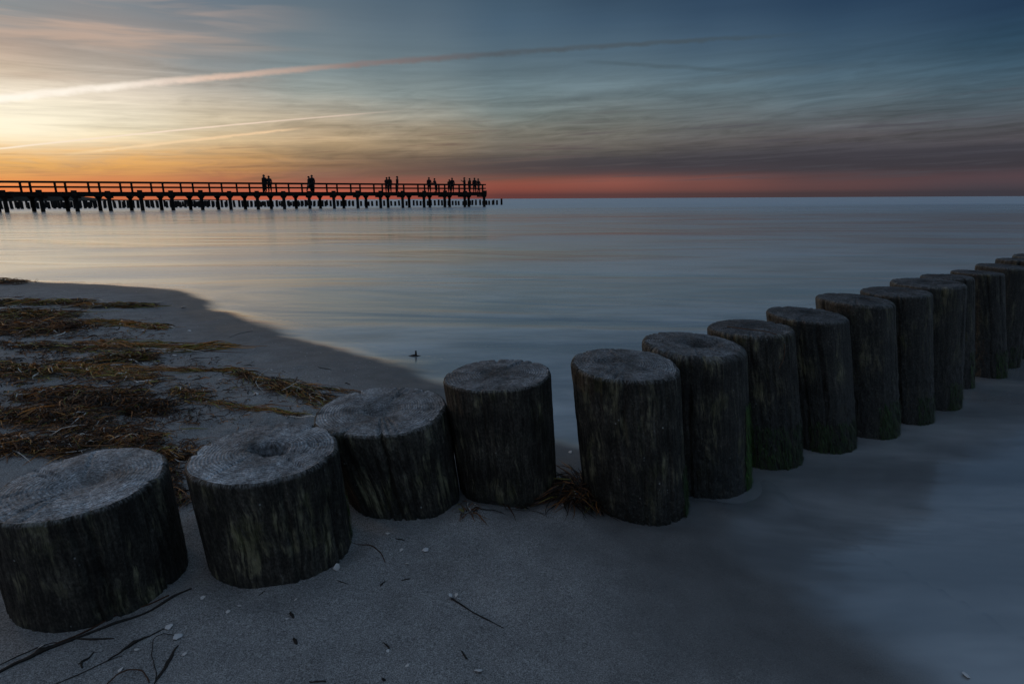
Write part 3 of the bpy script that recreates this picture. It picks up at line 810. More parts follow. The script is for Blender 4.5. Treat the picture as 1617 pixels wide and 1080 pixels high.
# corbel: a timber wedge under the beam, wider at the top
cv = []
for sy in (-.10, .10):
    for (u_, z_) in ((-.34, 0), (.34, 0), (.17, -.22), (-.17, -.22)):
        q_ = PD * u_ + PN * sy
        cv.append((q_[0], q_[1], z_))
cf = [(0, 1, 2, 3), (4, 7, 6, 5), (0, 4, 5, 1), (1, 5, 6, 2), (2, 6, 7, 3), (3, 7, 4, 0)]
me_corbel = mesh_np('corbel', np.array(cv), np.array(cf), [mp], False)
bent = .25
k = 0
while bent < LEN:
    for ac in (0, PW):
        off = 0 if ac == 0 else 1.14
        o = obj('pile', pile_meshes[k % 3], pier, loc=pt(bent + off, ac - .0, 0)); k += 1
        o = obj('corbel', me_corbel, pier, loc=pt(bent + off, ac, DT - .407))
        if ac == 0:
            o = obj('pile_head', me_head, pier, loc=pt(bent, ac - .235, DT - .12 + random.uniform(-.05, .05)))
        obj('rail_post', me_post, pier, loc=pt(bent + (.62 if ac == 0 else 1.76) + (.0 if bent > 1 else -.5 * (ac == 0)), ac + (.145 if ac == 0 else -.145), DT + .44))
    o = pier_part('cross_beam', [(pt(bent + .0, PW / 2, DT - .49), (.09, PW / 2 - .13, .08))])
    bent += 2.55

# ------------------------------------------------------------------ far groyne rows beyond the pier
mg, n, out = material('wet_groyne_wood')
principled(n, out, (.013, .012, .011), .8, .3)
gm = [log_mesh('groyne_post_far', .165, .155, -1.0, .62 + .05 * k, k * 1.7 + 2, 12, .08, mg, 4) for k in range(4)]
def far_row(A_, B_, n_, label, group, jit, rise):
    for k in range(n_):
        f = k / (n_ - 1)
        q_ = np.array(A_) * (1 - f) + np.array(B_) * f
        o = obj('groyne_post', gm[random.randrange(4)], loc=(q_[0] + random.uniform(-jit, jit), q_[1] + random.uniform(-jit, jit), random.uniform(-.06, .08) + rise * f))
        o.rotation_euler = (random.uniform(-.05, .05), random.uniform(-.05, .05), random.uniform(0, 6))
        tag(o, label, 'post', group)
far_row((-2.9, 93.0), (-71.0, 70.0), 132, 'short dark post of the long groyne row in the sea behind the pier', 'posts of the groyne row behind the pier', .09, .28)
far_row((-27.0, 100.0), (-84.0, 80.0), 100, 'small dark post of the farthest groyne row, seen between the piles of the pier', 'posts of the farthest groyne row', .12, .45)
for k, (px_q, lab) in enumerate(((774.5, 'innermost of four short dark posts standing clear beyond the pier end'), (780, 'second of four short posts standing clear beyond the pier end'),
                               (786.5, 'third of four short posts standing clear beyond the pier end'), (793.5, 'tallest outermost short post beyond the pier end'))):
    Yq = 94.0
    o = obj('groyne_post', gm[3 if k == 3 else k], loc=((px_q - CX) / FPX * Yq * 1.0, Yq, .18 if k == 3 else 0))
    tag(o, lab, 'post', 'posts standing clear of the pier')

# ------------------------------------------------------------------ people on the pier
def simple_mat(name, c_, r_=.9):
    m_, n_, o_ = material(name); principled(n_, o_, c_, r_, .2); return m_
m_skin = simple_mat('skin', (.30, .19, .14)); m_hair = simple_mat('hair', (.025, .018, .014))
m_coat = [simple_mat('dark_coat', (.014, .015, .020)), simple_mat('brown_jacket', (.030, .022, .018)), simple_mat('grey_jacket', (.035, .036, .040))]
m_trous = simple_mat('dark_trousers', (.012, .013, .018)); m_shoe = simple_mat('shoes', (.01, .01, .01))
def person_mesh(pose):
    """one continuous body grown over a skeleton; stands about 1.72 m"""
    V, E, Rd = [], [], []
    def v(p_, r_):
        V.append(p_); Rd.append(r_); return len(V) - 1
    def chain(start, pts):
        last = start
        for p_, r_ in pts:
            k_ = v(p_, r_); E.append((last, k_)); last = k_
        return last
    lean = {'stand': .02, 'lean': .16, 'walk': .04, 'phone': .0}[pose]
    pel = v((0, 0, .93), .175)
    ch = chain(pel, [((0, lean * .35, 1.10), .165), ((0, lean * .75, 1.28), .185), ((0, lean, 1.42), .135)])
    chain(ch, [((0, lean + .01, 1.49), .070), ((0, lean + .025, 1.56), .092), ((0, lean + .03, 1.64), .098), ((0, lean + .02, 1.70), .070)])
    st_ = .20 if pose == 'walk' else .03
    for sx, fy in ((-1, st_), (1, -st_)):
        an = chain(pel, [((.095 * sx, 0, .84), .135), ((.105 * sx, fy * .6, .48), .092), ((.105 * sx, fy - .02, .09), .058)])
        chain(an, [((.115 * sx, fy + .07, .045), .044), ((.12 * sx, fy + .16, .035), .034)])
        sh = chain(ch, [((.17 * sx, lean, 1.39), .075)])
        if pose == 'lean': arm = [((.22 * sx, lean + .14, 1.16), .055), ((.16 * sx, lean + .34, 1.04), .043), ((.12 * sx, lean + .41, 1.03), .034)]
        elif pose == 'phone' and sx > 0: arm = [((.26, .14, 1.20), .055), ((.16, .36, 1.40), .042), ((.14, .42, 1.46), .034)]
        elif pose == 'walk': arm = [((.23 * sx, -fy * .5, 1.14), .055), ((.24 * sx, -fy * .8 + .08, .90), .042), ((.235 * sx, -fy + .12, .82), .034)]
        else: arm = [((.23 * sx, -.02, 1.13), .056), ((.23 * sx, .05, .88), .042), ((.215 * sx, .08, .79), .034)]
        chain(sh, arm)
    me = bpy.data.meshes.new('person')
    me.from_pydata(V, E, [])
    o = bpy.data.objects.new('person_tmp', me)
    COL.objects.link(o)
    o.modifiers.new('skin', 'SKIN'); sub = o.modifiers.new('sub', 'SUBSURF'); sub.levels = 2; sub.render_levels = 2
    for k_, sv in enumerate(me.skin_vertices[0].data):
        sv.radius = (Rd[k_], Rd[k_] * (.78 if k_ < 4 else 1.0)); sv.use_root = (k_ == 0)
    dg = bpy.context.evaluated_depsgraph_get()
    out_ = bpy.data.meshes.new_from_object(o.evaluated_get(dg))
    bpy.data.objects.remove(o)
    out_.name = 'person'
    out_.materials.clear()
    for q_ in (m_coat[0], m_trous, m_skin, m_shoe): out_.materials.append(q_)
    for f in out_.polygons:
        c_ = f.center
        f.use_smooth = True
        hand = (abs(c_.x) > .17 and c_.z < .86 and c_.z > .6) if pose in ('stand', 'walk') else (c_.y > lean + .36 and c_.z > .9)
        f.material_index = 2 if (c_.z > 1.50 or hand) else 3 if c_.z < .085 else 1 if c_.z < .84 else 0
    hd = (0, lean + .012, 1.635)
    A, B = np.meshgrid(np.arange(14) / 14 * 2 * math.pi, np.linspace(.0, 1.0, 7))
    ph = B * math.pi * .56
    r_ = .112
    hv = np.stack([hd[0] + r_ * .92 * np.sin(ph) * np.cos(A), hd[1] - .018 + r_ * 1.02 * np.sin(ph) * np.sin(A), hd[2] + .012 + r_ * 1.10 * np.cos(ph) + .02 * np.sin(ph) * np.sin(A)], -1).reshape(-1, 3)
    hair = mesh_np('hair', hv, grid_faces(7, 14, True), [m_hair], True)
    return out_, hair
bodies = {k: person_mesh(k) for k in ('stand', 'lean', 'walk', 'phone')}
PEOPLE = [  # photo column, pose, heading about z, size, across the deck, coat, label
 (418, 'stand', 2.9, 1.03, .5, 0, 'left one of the two people nearest the land on the pier'),
 (425.5, 'stand', .6, .98, 1.0, 2, 'right one of the two people nearest the land on the pier'),
 (487.5, 'walk', -1.4, .98, .9, 2, 'fainter left one of two people on the middle of the pier'),
 (493.5, 'stand', 3.0, 1.05, .6, 0, 'taller right one of two people on the middle of the pier'),
 (610.8, 'lean', .1, 1.00, 1.9, 0, 'left one of a close couple at the far rail of the pier'),
 (615.3, 'stand', .2, 1.02, 1.5, 1, 'right one of a close couple standing by the far rail of the pier'),
 (627.3, 'stand', -1.2, 1.05, .8, 0, 'person standing alone just right of the close couple on the pier'),
 (677.8, 'stand', .4, 1.00, .6, 0, 'broad person standing where the seaward group on the pier begins'),
 (688.5, 'lean', 1.3, .95, 1.2, 2, 'short stooping person second in the seaward group on the pier'),
 (709.5, 'lean', .0, .90, 1.7, 1, 'shorter left one of a pair leaning at the rail in the seaward group'),
 (714.2, 'stand', .2, 1.00, 1.4, 0, 'taller right one of a pair in the middle of the seaward group'),
 (733.5, 'phone', 1.5, 1.03, .9, 0, 'person holding up a raised hand, fourth from the end of the pier'),
 (741.5, 'stand', -.8, .98, 1.1, 1, 'slim person third from the end of the pier'),
 (749.5, 'stand', .3, 1.00, .7, 0, 'dark person second from the end of the pier'),
 (755.8, 'walk', 2.2, .96, 1.0, 2, 'person nearest the seaward end of the pier')]
for px_q, pose, rz, sc, ac, coat, lab in PEOPLE:
    seen = np.array([0, 0, 2.5 - H])
    lo_, hi_ = 0.0, LEN
    for _ in range(50):
        mid_ = (lo_ + hi_) / 2
        q_ = PE + PD * mid_ + PN * ac
        w3 = np.array([q_[0], q_[1], 0]) + seen
        if CX + FPX * (w3 @ RT) / (w3 @ FW) > px_q: lo_ = mid_
        else: hi_ = mid_
    q_ = PE + PD * mid_ + PN * ac
    b_, h_ = bodies[pose]
    o = obj('person', b_, loc=(q_[0], q_[1], DT + .001))
    o.rotation_euler = (0, 0, rz); o.scale = (sc * 1.10, sc * 1.10, sc * .96)
    o.material_slots[0].link = 'OBJECT'; o.material_slots[0].material = m_coat[coat]
    tag(o, lab, 'person', 'people on the pier')
    obj('hair', h_, o)

# ------------------------------------------------------------------ washed-up eelgrass and weed
mweed, n, out = material('dried_eelgrass')
tint = n.attr('tint', 'Color')
geo = n.new('ShaderNodeNewGeometry').outputs['Position']
vv = n.noise(geo, 160.0, 2.0)
cw = n.mix(1.0, tint, n.ramp(vv, [(.3, .55), (.7, 1.35)]), 'MULTIPLY')
bs = principled(n, None, cw, .5, .45)
tr = n.new('ShaderNodeBsdfTranslucent'); n.put(tr.inputs['Color'], cw)
mx = n.new('ShaderNodeMixShader'); mx.inputs[0].default_value = .28
n.t.links.new(bs.outputs[0], mx.inputs[1]); n.t.links.new(tr.outputs[0], mx.inputs[2]); n.t.links.new(mx.outputs[0], out.inputs['Surface'])
PAL = np.array([(.070, .036, .020), (.20, .090, .036), (.40, .17, .052), (.62, .30, .085), (.22, .20, .05), (.38, .35, .08), (.85, .82, .75), (.030, .024, .018)])
def tints(nn, kind, g):
    pr = {'brown': (.30, .27, .14, .06, .03, .02, .05, .18), 'olive': (.22, .18, .11, .08, .14, .08, .06, .14), 'gold': (.06, .12, .18, .30, .12, .16, .05, .01),
          'dark': (.36, .20, .07, .02, .02, .01, .006, .32)}[kind]
    return PAL[g.choice(len(PAL), nn, p=np.array(pr) / sum(pr))] * g.uniform(.6, 1.35, (nn, 1))
# seen bands: from px, to px, strands, spread m, heap height m, kind, strand length, tidiness
BANDS = [
 (-10, 446, 22, 448, 320, .22, .10, 'brown', .22, .9), (-60, 480, 120, 479, 900, .16, .05, 'olive', .25, .7), (120, 484, 230, 484, 620, .10, .045, 'olive', .24, .35),
 (-60, 500, 110, 500, 1000, .22, .06, 'olive', .22, .8), (-40, 520, 115, 520, 1300, .22, .08, 'brown', .2, .9), (145, 508, 255, 518, 460, .07, .03, 'gold', .2, .5),
 (125, 541, 350, 551, 420, .05, .02, 'gold', .28, .3), (285, 552, 352, 548, 330, .05, .04, 'gold', .26, .3), (55, 545, 240, 562, 420, .06, .02, 'olive', .2, .6),
 (165, 566, 232, 568, 460, .06, .05, 'olive', .16, .7), (-40, 587, 100, 592, 1000, .11, .05, 'olive', .16, .8), (95, 575, 235, 597, 520, .08, .02, 'gold', .16, .7),
 (40, 626, 215, 628, 1500, .08, .05, 'brown', .13, .9), (120, 640, 262, 648, 1500, .08, .055, 'dark', .12, .95), (-40, 655, 180, 662, 1700, .10, .05, 'brown', .13, .9),
 (-40, 708, 220, 705, 2100, .10, .045, 'brown', .12, .9), (80, 680, 275, 690, 1000, .06, .03, 'brown', .12, .8), (190, 722, 300, 722, 600, .04, .035, 'brown', .11, .8),
 (258, 735, 285, 800, 260, .035, .02, 'dark', .09, .9), (240, 584, 372, 586, 120, .02, .008, 'gold', .24, .15), (372, 588, 440, 612, 200, .03, .02, 'olive', .18, .4),
 (430, 605, 515, 636, 420, .05, .028, 'olive', .2, .45), (225, 600, 320, 628, 200, .05, .025, 'olive', .15, .6), (275, 618, 322, 632, 220, .03, .03, 'olive', .10, .8),
 (330, 636, 480, 655, 80, .015, .006, 'gold', .2, .15), (420, 607, 560, 620, 60, .02, .006, 'olive', .22, .25), (0, 470, 300, 700, 700, .3, .004, 'brown', .10, 1.0),
 (230, 560, 520, 660, 260, .3, .003, 'dark', .08, 1.0), (0, 540, 330, 690, 1500, .35, .004, 'dark', .07, 1.0), (0, 480, 240, 560, 700, .35, .004, 'dark', .10, 1.0), (0, 600, 300, 720, 500, .2, .01, 'brown', .10, 1.0)]
Vs, Fs, Ts, off = [], [], [], 0
for (x0, y0, x1, y1, cnt, spread, heap, kind, ln, mess) in BANDS:
    g = np.random.default_rng(int(x0 * 7 + y0 * 13 + 5000))
    cnt = int(cnt * 2.0)
    A_ = np.array(ground(x0, y0)[:2]); B_ = np.array(ground(x1, y1)[:2])
    f = g.uniform(0, 1, cnt)
    P = A_[None] * (1 - f[:, None]) + B_[None] * f[:, None]
    base_ = P
    clump = .5 + .5 * np.sin(f * 9 + g.uniform(0, 6))
    P = P + g.normal(0, spread * .5, (cnt, 2)) * (.55 + .6 * clump[:, None])
    if spread > .045:
        keep = fbm(P[:, 0] * 4.2, P[:, 1] * 7.5, 6.6, 3) + g.normal(0, .18, cnt) > -.16
        P, f, clump = P[keep], f[keep], clump[keep]; cnt = len(P)
    dirn = math.atan2(*(B_ - A_)[::-1])
    D = dirn + g.normal(0, mess * 1.1, cnt) + (g.random(cnt) < .5) * math.pi
    L = ln * .50 * g.lognormal(0, .55, cnt)
    edge_ = np.exp(-(np.hypot(*(P - (A_[None] * (1 - f[:, None]) + B_[None] * f[:, None])).T) / (spread * .6)) ** 2)
    hz_ = heap * .62 * edge_ * g.uniform(0, 1, cnt) * (.4 + .8 * clump) + .002
    P = P - np.stack([np.cos(D), np.sin(D)], -1) * L[:, None] * .5
    dist_ = np.hypot(P[:, 0], P[:, 1])
    Wd = g.uniform(.0018, .0060, cnt) * np.clip(dist_ / 3.0, .8, 1.5)
    v_, f_, t_ = ribbons(np.concatenate([P, hz_[:, None]], 1), D, L, Wd, g.normal(0, 1.2 * mess + .2, cnt), np.abs(g.normal(0, .004 + heap * .13, cnt)), tints(cnt, kind, g), 7, lambda x, y: np.maximum(sand_h(x, y), 0), None, g)
    Vs.append(v_); Fs.append(f_ + off); Ts.append(t_); off += len(v_)
weed = obj('seaweed', mesh_np('seaweed', np.concatenate(Vs), np.concatenate(Fs), [mweed], True, {'tint': ('FLOAT_COLOR', np.concatenate(Ts))}))
tag(weed, 'brown and olive washed up seaweed strewn in bands over the left beach', 'seaweed', kind='stuff')

def clump(px, py, cnt, r_, h_, kind, label, seed, ln=.07):
    g = np.random.default_rng(seed)
    x, y, z = ground(px, py)
    ang = g.uniform(0, 2 * math.pi, cnt); rr = r_ * np.sqrt(g.random(cnt)) * .7
    P = np.stack([rr * np.cos(ang) * 1.25, rr * np.sin(ang) * .8, h_ * np.exp(-(rr / (r_ * .6)) ** 2) * g.random(cnt) + .001], -1)
    D = ang + g.normal(0, .9, cnt)
    L = ln * g.lognormal(0, .4, cnt)
    v_, f_, t_ = ribbons(P, D, L, g.uniform(.002, .0055, cnt), g.normal(0, .8, cnt), np.abs(g.normal(0, .010, cnt)), tints(cnt, kind, g), 6,
                         lambda a_, b_: sand_h(a_ + x, b_ + y) - z, None, g)
    o = obj('seaweed_clump', mesh_np('seaweed_clump', v_, f_, [mweed], True, {'tint': ('FLOAT_COLOR', t_)}), loc=(x, y, z))
    return tag(o, label, 'seaweed')
clump(920, 786, 620, .120, .060, 'dark', 'dark tangled seaweed clump on the sand in the wide gap between the posts', 41, .075)
clump(890, 770, 60, .035, .02, 'brown', 'rusty brown weed bits heaped against the right foot of the lone post', 42, .04)
clump(738, 810, 34, .022, .012, 'brown', 'small orange weed tuft wedged at the foot of the lone post, on its left', 43, .035)
clump(805, 797, 26, .07, .004, 'dark', 'thin dark weed scraps lying along the foot of the lone post', 44, .07)

# single strands, twigs and sticks near the camera
mtw, n, out = material('dark_stalk')
geo = n.new('ShaderNodeNewGeometry').outputs['Position']
principled(n, out, n.ramp(n.noise(geo, 120.0, 3), [(.3, (.008, .007, .006)), (.7, (.036, .026, .018))]), .6, .4)
mtw2, n, out = material('rusty_stalk')
principled(n, out, (.075, .030, .012), .55, .4)
def tube(name, pxs, rads, mat, label, category, lift=0.0, N=7, flat=1.0, parent=None):
    pts = np.array([ground(a_, b_) for a_, b_ in pxs])
    K = 5
    t = np.linspace(0, len(pts) - 1, (len(pts) - 1) * K + 1)
    dense = []
    for q_ in t:
        i_ = min(int(q_), len(pts) - 2); u_ = q_ - i_
        p0, p1, p2, p3 = pts[max(i_ - 1, 0)], pts[i_], pts[i_ + 1], pts[min(i_ + 2, len(pts) - 1)]
        dense.append(.5 * ((2 * p1) + (-p0 + p2) * u_ + (2 * p0 - 5 * p1 + 4 * p2 - p3) * u_ ** 2 + (-p0 + 3 * p1 - 3 * p2 + p3) * u_ ** 3))
    dense = np.array(dense)
    dense[:, 0] += .0028 * noise3(t * 1.9, 4.4, pxs[0][0] * .37); dense[:, 1] += .0028 * noise3(t * 1.9, 8.4, pxs[0][0] * .37)
    rad = .68 * np.interp(t, np.linspace(0, len(pts) - 1, len(rads)), rads) * (1 + .45 * noise3(t * 2.1, len(pxs) * 3.3, pxs[0][0]))
    dense[:, 2] = np.maximum(0, sand_h(dense[:, 0], dense[:, 1])) + rad * flat * .7 + lift * np.sin(np.linspace(0, math.pi, len(t))) + .002 * np.abs(noise3(t * 1.3, 1.1, pxs[0][1]))
    V = []
    for k_, c_ in enumerate(dense):
        a_ = dense[min(k_ + 1, len(dense) - 1)] - dense[max(k_ - 1, 0)]
        a_ /= np.linalg.norm(a_)
        s_ = np.cross(a_, [0, 0, 1]); s_ /= np.linalg.norm(s_); u_ = np.cross(s_, a_)
        for j in range(N):
            w_ = 2 * math.pi * j / N
            V.append(c_ + rad[k_] * (math.cos(w_) * s_ + math.sin(w_) * u_ * flat))
    V = np.array(V); c0 = V.mean(0); n0 = len(V)
    V = np.concatenate([V, dense[:1], dense[-1:]])
    j = np.arange(N)
    caps = np.concatenate([np.stack([(j + 1) % N, j, np.full(N, n0)], -1), np.stack([n0 - N + j, n0 - N + (j + 1) % N, np.full(N, n0 + 1)], -1)])
    org = c0 if parent is None else np.array(parent.location)
    o = obj(name, mesh_np(name, V - org, [grid_faces(len(dense), N, True), caps], [mat], True), parent, None if parent else tuple(c0))
    if label: tag(o, label, category)
    return o
tw = tube('twig', [(712, 946), (724, 952), (745, 966), (775, 981), (796, 992)], [.0035, .0022, .0016, .0010], mtw, 'thin dark twig with white bits on its head lying on the bare sand', 'twig')
tube('seaweed_strand', [(558, 857), (585, 861), (600, 872), (609, 888)], [.0014, .0026, .0022, .0012], mtw2, 'curved rusty brown strand on the sand at the foot of the thick dished post', 'seaweed', flat=.5)
st_ = tube('seaweed_stalk', [(-40, 1082), (20, 1052), (55, 1035), (72, 1027), (110, 1012), (180, 985), (250, 958), (303, 930)], [.004, .0042, .009, .0045, .005, .004, .0035], mtw, 'long dark stalk lying along the foot of the broadest post', 'seaweed')
tube('stalk_side_shoot', [(85, 1020), (130, 1000), (200, 965), (268, 940)], [.003, .003, .0025, .002], mtw2, None, None, parent=st_)
tube('stalk_side_shoot', [(120, 1008), (150, 1010), (180, 1009)], [.002, .003, .0012], mtw, None, None, parent=st_)
sk = tube('twig', [(169, 1044), (190, 1030), (211, 1016), (238, 1003), (264, 990)], [.0018, .0022, .006, .0022, .0016], mtw, 'straight dark twig with a knot in its middle near the lower left corner', 'twig')
fk = tube('twig', [(131, 1054), (129, 1047), (138, 1040), (149, 1029)], [.002, .0036, .0026, .0012], mtw, 'short forked dark twig near the lower left corner', 'twig')
tube('twig_fork', [(124, 1048), (129, 1047)], [.0012, .002], mtw, None, None, parent=fk)
tube('seaweed_strand', [(247, 1072), (244, 1050), (240, 1030), (243, 1014), (256, 1005), (271, 1004), (282, 1009)], [.0012, .0014, .0013, .0012, .0012], mtw, 'thin dark strand curling in an arch over the sand at the lower left', 'seaweed', lift=.006)
tube('seaweed_strand', [(243, 1080), (256, 1062), (268, 1040), (281, 1018)], [.0015, .0055, .006, .0014], mtw, 'broad dark blade of weed leaning beside the arched strand', 'seaweed', flat=.25)
tube('seaweed_strand', [(165, 1086), (185, 1070), (208, 1063), (226, 1065), (236, 1078)], [.0018, .002, .0022, .0016], mtw2, 'rusty strand curling up from the lower edge of the picture', 'seaweed', lift=.008)
tube('seaweed_strand', [(60, 1090), (110, 1070), (165, 1046), (195, 1035)], [.0012, .0016, .0010], mtw, 'thin dark strand running parallel under the knotted twig', 'seaweed')
tube('seaweed_strand', [(-20, 1060), (20, 1040), (60, 1022), (90, 1014)], [.0012, .0018, .0010], mtw, 'thin dark strand above the long stalk at the left edge', 'seaweed')
tube('seaweed_strand', [(150, 543), (200, 545), (270, 549), (335, 552)], [.004, .006, .005, .003], mtw2, 'long straight rusty strand lying across the middle of the weed bands', 'seaweed', flat=.4)
tube('seaweed_strand', [(240, 585), (300, 586), (368, 587)], [.004, .0055, .003], mtw2, 'long straight orange strand on bare sand beside the weed bands', 'seaweed', flat=.4)
tube('seaweed_strand', [(362, 533), (378, 527), (400, 523)], [.003, .004, .002], mtw, 'short dark strand alone on the wet sand near the water line', 'seaweed', flat=.5)
tube('twig', [(502, 580), (512, 582), (524, 584)], [.0025, .003, .0016], mtw, 'short dark twig alone on the smooth wet sand behind the posts', 'twig')
for k_, (x_, y_, dx_, dy_, r_, lb) in enumerate([
    (461, 971, 2, 5, .005, 'black weed crumb on the sand beneath the holed post'),
    (466, 1012, 2, 5, .005, 'black weed crumb low on the sand, the lower one of an upright pair'),
    (604, 922, 4, -4, .003, 'small dark bark chip in a pair on the bare sand'),
    (641, 915, 8, -1, .003, 'flat dark bark chip on the bare sand right of a pair'),
    (540, 919, 9, 3, .002, 'thin brown bark chip on the sand right of the holed post'),
    (632, 852, 8, 2, .003, 'dark bark chip close under the thick dished post'),
    (733, 1034, 5, 7, .003, 'slanting dark bark chip low in the middle of the sand'),
    (611, 1019, 5, 5, .003, 'dark bark chip touching a white shell low on the sand'),
    (502, 1076, 14, 0, .003, 'long flat dark chip at the lower edge of the sand'),
    (606, 1073, 3, 2, .004, 'round dark chip at the lower edge of the sand'),
    (413, 937, 5, -4, .0022, 'dark bark chip close under the front of the holed post')]):
    tube('bark_chip', [(x_ - dx_, y_ - dy_), (x_, y_), (x_ + dx_, y_ + dy_)], [r_ * .5, r_, r_ * .6], mtw, lb, 'bark chip', flat=.6)
# filament hanging from the splintered post top
fp = POSTS[6]
fil = []
for k_, (ux, uy, uz) in enumerate([(-.10, -.045, .012), (-.04, -.10, .012), (.03, -.125, .010), (.062, -.135, -.012), (.068, -.142, -.05), (.062, -.150, -.085), (.045, -.158, -.11)]):
    fil.append(np.array([fp[3] + ux, fp[4] + uy, fp[5] + uz]))
fil = np.array(fil)
V = []
for k_, c_ in enumerate(fil):
    a_ = fil[min(k_ + 1, 6)] - fil[max(k_ - 1, 0)]; a_ /= np.linalg.norm(a_)
    s_ = np.cross(a_, [.3, .8, .5]); s_ /= np.linalg.norm(s_); u_ = np.cross(s_, a_)
    for j in range(6):
        w_ = 2 * math.pi * j / 6
        V.append(c_ + .0022 * (1 - k_ * .08) * (math.cos(w_) * s_ + math.sin(w_) * u_) - fil[0])
mfil = simple_mat('pale_brown_filament', (.13, .075, .05), .7)
o = obj('seaweed_strand', mesh_np('filament', np.array(V), grid_faces(7, 6, True), [mfil], True), loc=tuple(fil[0]))
sub = o.modifiers.new('smooth', 'SUBSURF'); sub.levels = 1; sub.render_levels = 2
tag(o, 'thin pale brown filament hanging over the splintered rim of a post', 'seaweed')

# stub poking out of the shallow water
sx_, sy_, sz_ = ground(657, 562)
stub = obj('driftwood_stub', None, loc=(sx_, sy_, 0))
tag(stub, 'small dark stub with a weedy mound poking out of the shallow water behind the posts', 'driftwood')
obj('stick', log_mesh('stick', .011, .005, -.05, .034, 4.4, 8, .2, mtw, 6), stub)
A, B = np.meshgrid(np.arange(18) / 18 * 2 * math.pi, np.linspace(0, 1, 7))
rr = (1 - B) * (1 + .3 * noise3(np.cos(A) * 2, np.sin(A) * 2, 3.0))
mv = np.stack([rr * .050 * np.cos(A) - .01, rr * .022 * np.sin(A), .014 * B ** .7 * (1 + .3 * noise3(np.cos(A) * 3, np.sin(A) * 3, B)) - .004], -1).reshape(-1, 3)
obj('weed_mound', mesh_np('weed_mound', mv, grid_faces(7, 18, True), [mtw], True), stub)

# ------------------------------------------------------------------ shells
msh, n, out = material('shell')
oi = n.new('ShaderNodeObjectInfo').outputs['Random']
geo = n.new('ShaderNodeTexCoord').outputs['Object']
rx, ry, rz_ = n.xyz(geo)
rib = n.m('SINE', n.mul(n.m('ARCTAN2', rx, n.add(ry, 1.05)), 44.0))
cs = n.mix(oi, (.82, .82, .82), (.86, .80, .74))
cs = n.mix(1.0, cs, n.lin(rib, -1, 1, .72, 1.05), 'MULTIPLY')
principled(n, out, cs, .5, .5)
def shell_mesh(seed):
    """a broken cockle valve: a ribbed, domed fan, unit size"""
    g = np.random.default_rng(seed)
    nu, nv = 13, 8
    U, Vv = np.meshgrid(np.linspace(-1.15, 1.15, nu), np.linspace(.04, 1, nv))
    edge_ = 1 + .10 * noise3(U * 2.3, seed, 1.0) - .45 * g.random() * sstep(U * g.choice([-1, 1]), .2, 1.0)
    r_ = Vv * edge_ * 1.9
    x = r_ * np.sin(U) * .62; y = -1.0 + r_ * np.cos(U)
    z = .55 * np.sin(np.clip(Vv, 0, 1) * math.pi * .62) * np.cos(U * .95) + .03 * np.sin(U * 26) * Vv
    top = np.stack([x, y, z], -1).reshape(-1, 3)
    bot = np.stack([x * .97, y * .97, z - .10], -1).reshape(-1, 3)
    f = grid_faces(nv, nu); n0 = len(top)
    ring = np.concatenate([np.arange(nu), np.arange(1, nv) * nu + nu - 1, (nv - 1) * nu + np.arange(nu - 2, -1, -1), np.arange(nv - 2, 0, -1) * nu])
    r2 = np.roll(ring, -1)
    sidef = np.stack([ring, ring + n0, r2 + n0, r2], -1)
    return mesh_np('shell', np.concatenate([top, bot]), [np.concatenate([f, f[:, ::-1] + n0, sidef])], [msh], True)
shells = [shell_mesh(k) for k in range(7)]
SHELLS = [
 (672, 869, 13, 'larger white shell of the trio below the thick dished post'), (634, 869, 8, 'left small white shell of the trio below the thick dished post'),
 (643, 890, 7, 'lowest small white shell of the trio below the thick dished post'), (756, 1060, 14, 'white shell alone at the bottom centre of the sand'),
 (613, 1028, 7, 'white shell chip touching a dark bark chip low on the sand'), (643, 1051, 7, 'small white shell left of the one at bottom centre'),
 (467, 947, 6, 'small white shell chip below the right side of the holed post'), (453, 977, 5, 'tiny white shell chip beside a black weed crumb'),
 (320, 944, 9, 'pinkish shell chip in front of the gap between the first two posts'), (378, 957, 7, 'white shell chip under the front of the holed post'),
 (360, 966, 8, 'white shell chip left below the holed post'), (281, 1007, 16, 'white shell at the tip of the arched dark strand'),
 (267, 990, 13, 'flat white shell at the upper end of the knotted twig'), (292, 1033, 9, 'yellowish shell chip right of the arched strand'),
 (216, 1026, 8, 'white shell chip beside the knot of the twig'), (191, 1058, 10, 'white shell chip below the knotted twig'),
 (65, 1021, 9, 'white shell chip by the long stalk under the broadest post'), (1525, 1067, 14, 'white shell alone in the lower right corner'),
 (889, 798, 6, 'tiny white shell at the left tip of the dark weed clump'), (612, 843, 8, 'white shell chip tucked against the foot of the thick dished post'),
 (532, 899, 14, 'upright pale shell leaning on the right foot of the holed post'), (901, 714, 8, 'shell alone on the wet sand in the gap between the posts'),
 (290, 486, 10, 'pale shell alone on dark sand right of the uppermost weed band'), (240, 481, 10, 'pale shell at the tip of the uppermost weed band'),
 (228, 523, 9, 'bluish shell below the tip of the second weed band'), (299, 523, 7, 'pale shell alone on the sand right of the second weed band'),
 (234, 632, 11, 'pale shell at the right end of the big weed heap'), (213, 634, 12, 'bluish shell in front of the big weed heap'),
 (309, 621, 13, 'whitish shell half under a small weed tuft'), (405, 623, 10, 'grey shell alone below the right weed line'), (276, 562, 8, 'pale shell between two weed bands'),
 (190, 603, 9, 'pale shell left in the gap of the weed bands'), (347, 600, 7, 'pale chip beside the right weed line'), (429, 585, 6, 'tiny shell above the right weed line')]
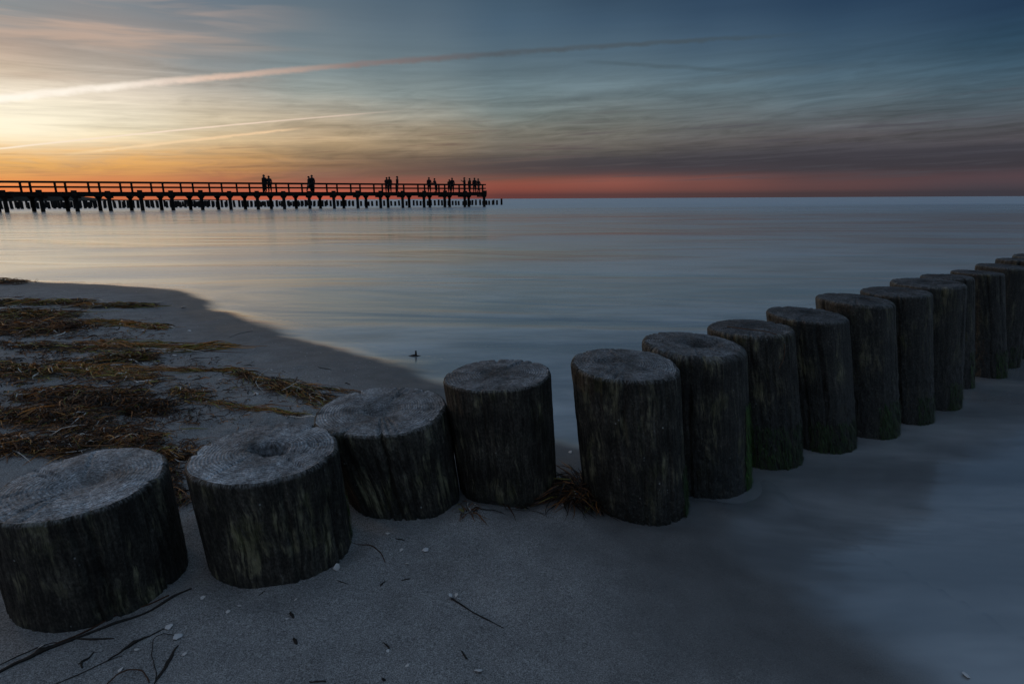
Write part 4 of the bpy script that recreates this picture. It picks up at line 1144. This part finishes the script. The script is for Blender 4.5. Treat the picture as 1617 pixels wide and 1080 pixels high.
for k_, (x_, y_, w_, lb) in enumerate(SHELLS):
    x, y, z = ground(x_, y_)
    rnd = random.Random(k_ * 17 + 3)
    size = w_ / FPX * math.hypot(y, H) * .42
    o = obj('shell', shells[k_ % 7], loc=(x, y, z + size * .12))
    o.scale = (size, size, size * .8)
    o.rotation_euler = (rnd.uniform(-.35, .35), rnd.uniform(-.35, .35), rnd.uniform(0, 6.28))
    if 'upright' in lb: o.rotation_euler = (1.2, .2, .8); o.location.z += size * .6
    tag(o, lb, 'shell', 'shells on the sand')
# white bits stuck to the twig head, parts of the twig
for (x_, y_) in ((711, 944), (721, 943), (725, 950)):
    x, y, z = ground(x_, y_)
    o = obj('white_bit', shells[(x_ + y_) % 7], tw)
    o.location = Vector((x, y, z + .007)) - tw.location
    o.scale = (.006, .005, .005); o.rotation_euler = (.4, .3, x_)
# countless crumbs of shell and pebble
Vs, Fs, off = [], [], 0
g = np.random.default_rng(77)
def crumbs(cnt, x0, y0, x1, y1, lo, hi, gen):
    global off
    for _ in range(cnt):
        a_, b_ = gen.uniform(x0, x1), gen.uniform(y0, y1)
        x, y, z = ground(a_, b_)
        if z < .012: continue
        if any(math.hypot(x - p[0], y - p[1]) < p[6] for p in POSTS[:6]): continue
        s_ = gen.uniform(lo, hi)
        oct_ = np.array([(1, 0, 0), (-1, 0, 0), (0, 1, 0), (0, -1, 0), (0, 0, .55), (0, 0, -.55)]) * gen.uniform(.55, 1.2, (6, 1)) * s_
        Vs.append(oct_ + [x, y, z + s_ * .2])
        Fs.append(np.array([(0, 2, 4), (2, 1, 4), (1, 3, 4), (3, 0, 4), (2, 0, 5), (1, 2, 5), (3, 1, 5), (0, 3, 5)]) + off); off += 6
crumbs(260, 0, 900, 760, 1080, .0006, .0018, g)
crumbs(60, 560, 860, 1000, 1080, .0005, .0012, g)
crumbs(420, 120, 480, 560, 660, .0018, .0048, g)
crumbs(300, 0, 560, 320, 720, .0018, .0045, g)
crumbs(140, 380, 540, 620, 640, .0016, .0036, g)
crumbs(120, 0, 455, 260, 520, .003, .008, g)
mcr = simple_mat('shell_crumbs', (.62, .62, .62), .6)
o = obj('shell_fragments', mesh_np('shell_fragments', np.concatenate(Vs), np.concatenate(Fs), [mcr], False))
tag(o, 'countless tiny pale shell crumbs and pebbles strewn over the beach', 'shell crumbs', kind='stuff')
